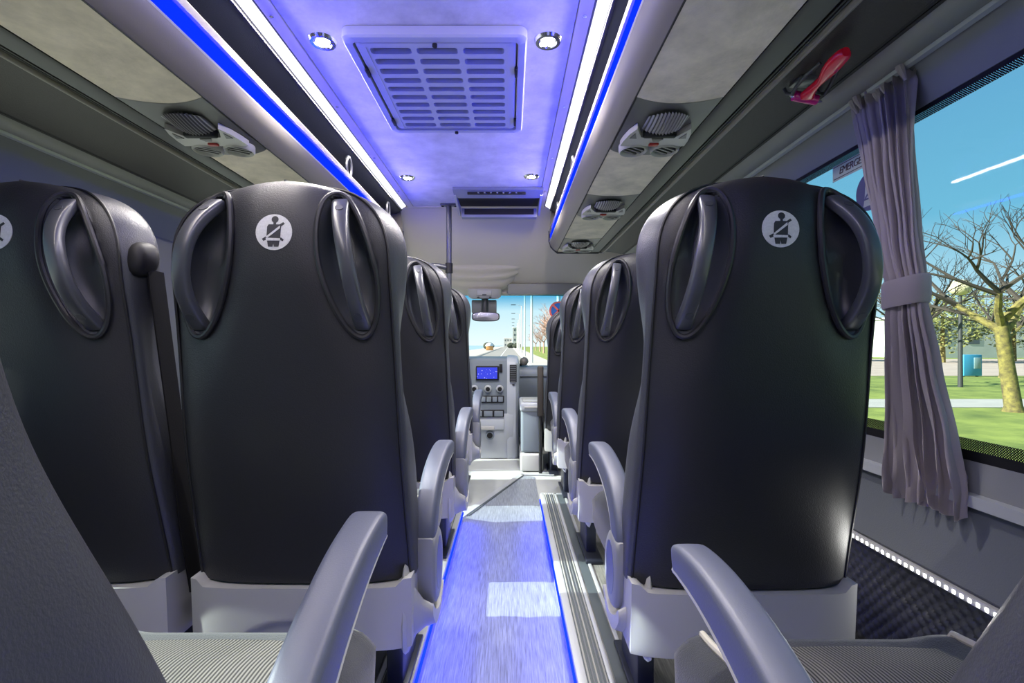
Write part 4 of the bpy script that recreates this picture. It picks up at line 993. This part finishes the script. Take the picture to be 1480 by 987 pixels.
# guide's cool box / step on the door side
t = empty('cool_box', 0.19, 3.5, FL, 'blue grey box unit with pale lid in front of the guide seat', 'box')
mb = MB(); mb.box(0.078, 0.228, 3.40, 3.75, FL+0.13, -0.455, 0.02, 3); mb.build('body', M['dash'], t)
mb = MB(); mb.box(0.072, 0.232, 3.39, 3.76, FL, FL+0.125, 0.015, 3); mb.build('plinth', M['armtrim'], t)
mb = MB(); mb.box(0.070, 0.232, 3.385, 3.76, -0.470, -0.405, 0.018, 3); ld = mb.build('lid', M['dashlight'], t)
mb = MB(); mb.box(0.09, 0.215, 3.40, 3.62, -0.407, -0.395, 0.008); mb.build('tray', M['cabfloor'], ld)
mb = MB(); mb.box(0.10, 0.21, 3.376, 3.392, -0.445, -0.430, 0.003); mb.build('grip', M['armtrim'], ld)
t = empty('padded_post', 0.232, 3.33, FL, 'slim brown padded post standing beside the guide seat', 'post')
mb = MB(); mb.box(0.190, 0.233, 3.345, 3.37, -0.50, -0.148, 0.010, 3); mb.build('pad', M['brown'], t)
mb = MB(); mb.tube([(0.212, 3.357, FL), (0.212, 3.357, -0.48)], 0.012, 10); mb.build('stem', M['black'], t)

# ------------------------------------------------------------------ outside
G = -1.75
def gmat(): return mat('lawn grass', (0.16, 0.22, 0.035), 0.95, bump=0.6, bscale=3, var=0.35, vscale=0.9, col2=(0.30, 0.34, 0.06))
M['grass'] = gmat()
M['road'] = mat('asphalt', (0.27, 0.25, 0.23), 0.9, var=0.12, vscale=0.5)
M['pave'] = mat('pale pavement', (0.44, 0.40, 0.36), 0.9, var=0.08, vscale=1.5)
M['dirt'] = mat('pinkish ground', (0.48, 0.36, 0.29), 0.95, var=0.15, vscale=0.5)
M['white'] = mat('white paint', (0.8, 0.8, 0.78), 0.6)
M['sea'] = mat('pale sea', (0.30, 0.42, 0.45), 0.25, bump=0.3, bscale=2)
M['bark'] = mat('mossy bark', (0.14, 0.105, 0.06), 0.9, bump=0.8, bscale=30, var=0.5, vscale=8, col2=(0.30, 0.24, 0.06))
M['twig'] = mat('dark twigs', (0.055, 0.042, 0.032), 0.9)
M['pinktwig'] = mat('rusty twigs', (0.42, 0.26, 0.20), 0.9)
M['leaf'] = mat('olive leaves', (0.20, 0.20, 0.06), 0.9, var=0.4, vscale=2)
M['post'] = mat('painted lamp post', (0.75, 0.75, 0.72), 0.5)
M['darkpost'] = mat('dark lamp post', (0.05, 0.05, 0.05), 0.5)
M['globe'] = mat('cream lamp globe', (0.75, 0.66, 0.42), 0.35)
M['bluebox'] = mat('blue panel', (0.06, 0.33, 0.55), 0.5)
M['bldg'] = mat('pale render', (0.62, 0.60, 0.56), 0.9, var=0.1, vscale=0.3)
M['bwin'] = mat('dim window', (0.10, 0.12, 0.14), 0.3)
M['orange'] = mat('orange canvas', (0.65, 0.32, 0.10), 0.8)
M['bushes'] = mat('distant dark shrubs', (0.05, 0.06, 0.04), 0.95)
M['sign_blue'] = mat('sign blue', (0.03, 0.14, 0.55), 0.4)
M['sign_red'] = mat('sign red', (0.70, 0.10, 0.09), 0.4)
def gr(name, x0, x1, y0, y1, m, z=0.0, th=0.1, label=None):
    mb = MB(); mb.box(x0, x1, y0, y1, G-th, G+z); return struct(name, mb, m, None, 0, label)
gr('ground_lawn', 4.2, 220, -60, 420, M['grass'], 0.0, 0.1, 'green lawn beside the road')
gr('road', -5.3, 1.75, -60, 420, M['road'], -0.04, 0.1, 'sandy grey road ahead of the coach')
M['bounce'] = mat('pale concrete bay', (0.60, 0.55, 0.47), 0.9, var=0.06, vscale=1.0)
gr('bounce_ground', -9.0, 5.0, -40, 11, M['bounce'], 0.03, 0.1, 'unseen pale ground added to bounce sunlight up into the coach')  # unseen pale slab added to bounce sunlight up onto the rack undersides
gr('pavement', 1.75, 4.2, -60, 420, M['pave'], 0.02, 0.1, 'pale pavement along the road')
gr('promenade', -13, -5.3, -60, 420, M['pave'], -0.02, 0.1, 'pale promenade along the sea')
gr('sea', -700, -13, -60, 900, M['sea'], -0.6, 0.1, 'pale sea beyond the promenade')
gr('ground_dirt', 14, 220, 27, 58, M['dirt'], 0.02, 0.1, 'pinkish bare ground behind the lawn')
gr('ground_path', 5.5, 220, 13.4, 15.4, M['pave'], 0.02, 0.1, 'pale footpath crossing the lawn')
mb = MB(); mb.box(-1.46, -1.34, 5, 300, G-0.04, G-0.03); struct('road_line', mb, M['white'], None, 0, 'white lane line on the road')
mb = MB(); mb.box(-4.9, -4.5, 5, 300, G-0.04, G-0.03); struct('road_gutter', mb, M['darkpost'], None, 0, 'dark gutter line along the road')
mb = MB(); mb.box(1.62, 1.80, 5, 300, G-0.05, G+0.06); struct('road_kerb', mb, M['white'], None, 0, 'white kerb of the pavement')

def street_lamp(x, y, label, sign=False):
    t = empty('street_lamp', x, y, G, label, 'street lamp', 'street lamps along the pavement')
    mb = MB(); mb.tube([(x, y, G), (x, y, G+0.9), (x, y, 8.0)], [0.14, 0.13, 0.10] if y > 25 else [0.085, 0.08, 0.07], 10); mb.build('pole', M['post'], t)
    mb = MB(); mb.tube([(x, y, 7.9), (x-0.6, y, 8.15), (x-1.3, y, 8.2)], 0.05, 8); mb.build('arm', M['post'], t)
    mb = MB(); mb.box(x-2.2, x-1.2, y-0.16, y+0.16, 8.12, 8.28, 0.05); mb.build('lamp_head', M['darkpost'], t)
    return t
ys_ = [19, 46, 73, 100, 127, 155, 182, 210]
wd_ = ['behind the no stopping sign', 'thickest in the windscreen view', 'second thickest in the windscreen view', 'third along the kerb in the windscreen', 'fourth along the kerb in the windscreen', 'fifth along the kerb in the windscreen', 'sixth along the kerb in the windscreen', 'furthest along the kerb in the windscreen']
for y, w_ in zip(ys_, wd_): street_lamp(1.80+0.006*y, y, 'pale street lamp post '+w_)
t = empty('no_stopping_sign', 1.90, 18.9, 0.9, 'round blue no stopping sign with red cross and border', 'road sign')
SX, SY_, SH, SR = 1.90, 18.89, 1.32, 0.36
mb = MB(); mb.disc((SX, SY_, SH), (1, 0, 0), (0, 0, 1), SR, SR, 36, 0.02); mb.build('plate', M['sign_blue'], t, 0)
mb = MB(); mb.grid([[(SX+r*math.cos(2*math.pi*k/36), SY_+d, SH+r*math.sin(2*math.pi*k/36)) for k in range(36)] for r, d in ((SR+0.01, 0.0), (SR+0.01, -0.025), (SR-0.06, -0.025), (SR-0.06, 0.0))], closed_u=True); mb.build('border', M['sign_red'], t)
for a in (math.pi/4, -math.pi/4):
    d = Vector((math.cos(a), math.sin(a)))*(SR-0.03); nn = Vector((-d.y, d.x)).normalized()*0.035
    mb = MB(); mb.prism([(SX+p.x, SH+p.y) for p in (-d-nn, d-nn, d+nn, -d+nn)], 'y', SY_-0.028, SY_-0.02); mb.build('cross_bar', M['sign_red'], t, 0)

# bare trees
def tree_mesh(mbT, mbB, x, y, hgt, rnd, depth=6, spread=0.55, r0=0.12, trunk=0.38, lean=0.0):
    def grow(p, d, l, r, k):
        bend = Vector((rnd.uniform(-1, 1), rnd.uniform(-1, 1), rnd.uniform(-0.2, 0.5)))*0.18
        q1 = p+d*l*0.5; d2 = (d+bend).normalized(); q2 = q1+d2*l*0.5
        tgt = mbT if k >= depth-1 else mbB
        tgt.tube([p, q1, q2], [r, r*0.85, r*0.68], 7 if k >= depth-1 else (5 if k > 2 else 3), caps=False)
        if k == 0: return
        for i in range(3 if k > depth-2 else rnd.choice((2, 2, 3))):
            nd = (d2+Vector((rnd.uniform(-1, 1), rnd.uniform(-1, 1), rnd.uniform(-0.45, 0.75)))*spread*1.5).normalized()
            s = q2 if i < 2 else q1+(q2-q1)*rnd.random()
            grow(s, nd, l*rnd.uniform(0.62, 0.86), r*0.62, k-1)
    l0 = hgt*trunk; p0 = Vector((x, y, G)); d = Vector((lean, 0, 1)).normalized()
    mbT.tube([p0, p0+Vector((0, 0, 0.15)), p0+d*l0*0.5, p0+d*l0], [r0*1.5, r0*1.15, r0, r0*0.9], 9)
    for i in range(4):
        a = i*math.pi/2+rnd.random(); grow(p0+d*l0*(0.85+0.05*i), Vector((math.cos(a)*0.7, math.sin(a)*0.7, rnd.uniform(0.5, 1.0))).normalized(), hgt*0.21, r0*0.62, depth-1)
def bare_tree(x, y, hgt, seed, label, twig='twig', bark='bark', group='bare park trees', **kw):
    rnd = random.Random(seed); t = empty('bare_tree', x, y, G, label, 'tree', group)
    a, b = MB(), MB(); tree_mesh(a, b, x, y, hgt, rnd, **kw)
    a.build('trunk', M[bark], t); b.build('twigs', M[twig], t)
bare_tree(13.1, 12.6, 5.6, 3, 'leaning bare park tree with mossy trunk on the lawn outside', depth=7, lean=-0.14, r0=0.16, trunk=0.42)
bare_tree(17.6, 14.6, 5.8, 11, 'bare park tree half cut off by the picture edge', depth=6, r0=0.17)
bare_tree(17.0, 20.5, 5.6, 21, 'bare park tree rising close behind the curtain', depth=6, r0=0.12)
bare_tree(26.0, 25.5, 6.0, 31, 'bare park tree beside the blue panel far across the lawn', depth=5, r0=0.16)
rn = random.Random(5)
rows_ = [(4.9, 46), (5.6, 56), (6.0, 68), (6.6, 82), (7.0, 100), (7.6, 122), (8.0, 150)]
ordn = ['nearest', 'second', 'third', 'fourth', 'fifth', 'sixth', 'furthest']
for k, (x, y) in enumerate(rows_):
    bare_tree(x, y, 5.4+rn.random(), 100+k, 'rusty bare roadside tree, %s along the pavement in the windscreen' % ordn[k], 'pinktwig', 'pinktwig', 'rusty trees along the pavement', depth=6, r0=0.16)

# leafy evergreen masses behind the park
def leafy(x, y, r, h, seed, label):
    rnd = random.Random(seed); t = empty('leafy_tree', x, y, G, label, 'tree', 'evergreen trees behind the park')
    mb = MB(); mb.tube([(x, y, G), (x, y, G+h*0.7)], [0.25, 0.12], 7); mb.build('trunk', M['bark'], t)
    mb = MB(); 
    for i in range(2600):
        v_ = Vector((rnd.gauss(0, 1), rnd.gauss(0, 1), rnd.gauss(0, 1))).normalized()*(rnd.random()**0.4)
        lump = 1+0.25*math.sin(v_.x*5+seed)*math.cos(v_.z*6+v_.y*4)
        c = Vector((x, y, G+h*0.62))+Vector((v_.x*r*lump, v_.y*r*lump, v_.z*h*0.42*lump)); s = rnd.uniform(0.10, 0.24)
        a = Vector((rnd.gauss(0, 1), rnd.gauss(0, 1), rnd.gauss(0, 1))).normalized(); b = a.orthogonal().normalized()
        mb.add([c+a*s, c+b*s*0.6, c-a*s, c-b*s*0.6], [(0, 1, 2, 3)])
    o = mb.build('foliage', M['leaf'], t, 0); o['kind'] = 'stuff'
for k, (x, y, r, h, w_) in enumerate([(42, 47, 4.0, 6.8, 'behind the globe lamp'), (52, 50, 4.5, 7.2, 'to the side of the pale building'), (86, 70, 5, 7.5, 'furthest from the road'), (34, 52, 3.0, 5.5, 'just past the curtain')]):
    leafy(x, y, r, h, 40+k, 'olive leafy tree behind the park '+w_)
# globe lamp, blue panel, park building
t = empty('globe_lamp', 18.6, 20, G, 'park lamp with a cream globe on a dark post', 'park lamp')
mb = MB(); mb.tube([(18.6, 20, G), (18.6, 20, 2.05)], [0.09, 0.06], 10); mb.build('post', M['darkpost'], t)
mb = MB(); R = []
for a in lin(0.05, math.pi-0.05, 12): R.append([(18.6+0.40*math.sin(a)*math.cos(2*math.pi*k/20), 20+0.40*math.sin(a)*math.sin(2*math.pi*k/20), 2.36+0.33*math.cos(a)) for k in range(20)])
mb.loft(R); mb.build('globe', M['globe'], t)
t = empty('blue_panel', 25.2, 26.4, G, 'blue information panel standing at the far edge of the lawn', 'panel')
mb = MB(); mb.box(24.65, 25.65, 26.3, 26.6, G+0.05, G+1.2, 0.03); mb.build('cabinet', M['bluebox'], t)
mb = MB(); mb.box(25.2, 25.58, 26.28, 26.31, G+0.45, G+1.05, 0.01); mb.build('poster', M['sea'], t)
for x in (24.75, 25.5):
    mb = MB(); mb.box(x-0.04, x+0.04, 26.4, 26.5, G, G+0.1); mb.build('foot', M['darkpost'], t)
t = empty('iron_post', 27.6, 25.5, G, 'thin dark post beside the blue panel', 'post')
mb = MB(); mb.tube([(27.6, 25.5, G), (27.6, 25.5, 2.2)], 0.06, 8); mb.build('shaft', M['darkpost'], t)
mb = MB(); mb.tube([(27.6, 25.5, 2.2), (27.6, 25.5, 2.32)], [0.1, 0.03], 8); mb.build('finial', M['darkpost'], t)
def building(x0, x1, y0, y1, h, label, nx, nz):
    t = empty('pale_building', (x0+x1)/2, (y0+y1)/2, G, label, 'building', 'distant pale buildings')
    mb = MB(); mb.box(x0, x1, y0, y1, G, G+h); mb.build('wall', M['bldg'], t, 0)
    mb = MB(); mb.box(x0-0.3, x1+0.3, y0-0.3, y1+0.3, G+h, G+h+0.3, 0.05); mb.build('roof_slab', M['white'], t)
    for i in range(nx):
        for j in range(nz):
            cx = x0+(i+0.5)*(x1-x0)/nx; cz = G+(j+0.55)*h/nz; ww, hh_ = (x1-x0)/nx*0.2, h/nz*0.2
            mb = MB(); mb.box(cx-ww, cx+ww, y0-0.05, y0+0.05, cz-hh_, cz+hh_); mb.build('window', M['bwin'], t, 0)
building(52, 78, 64, 76, 5.2, 'long pale building behind the park trees', 7, 1)
building(-4.0, 1.4, 330, 345, 6.0, 'low white building at the end of the road', 3, 2)
building(1.9, 4.6, 326, 330, 13.0, 'narrow white tower at the end of the road', 1, 4)
t = empty('orange_kiosk', -6.3, 150, G, 'small orange domed kiosk on the promenade', 'kiosk')
mb = MB(); mb.box(-7.4, -5.2, 149, 151, G, G+1.3, 0.1); mb.build('body', M['orange'], t)
mb = MB(); R = []
for a in lin(0.05, math.pi/2, 8): R.append([(-6.3+1.3*math.sin(a)*math.cos(2*math.pi*k/16), 150+1.3*math.sin(a)*math.sin(2*math.pi*k/16), G+1.3+1.0*math.cos(a)) for k in range(16)])
mb.loft(R); mb.build('dome', M['white'], t)
rb = random.Random(9)
for k, w_ in enumerate(['left of the road end', 'beside the orange kiosk', 'beneath the white tower', 'at the kerb end']):
    x = [-12, -9, 0.5, 3.5][k]; y = [260, 200, 250, 235][k]; mb = MB(); R = []
    for a in lin(0.1, math.pi-0.1, 9): R.append([(x+(2.2+0.5*math.sin(3*q+k))*math.sin(a)*math.cos(q), y+1.5*math.sin(a)*math.sin(q), G+1.2+(1.3+0.3*math.sin(5*q))*math.cos(a)) for q in [2*math.pi*i/16 for i in range(16)]])
    mb.loft(R); tag(mb.build('distant_shrub', M['bushes']), 'dark distant shrub '+w_, 'shrub', 'distant shrubs at the road end')

sc.cycles.max_bounces = 8; sc.cycles.diffuse_bounces = 4; sc.cycles.transparent_max_bounces = 12; sc.cycles.sample_clamp_indirect = 4
sc.cycles.use_denoising = True
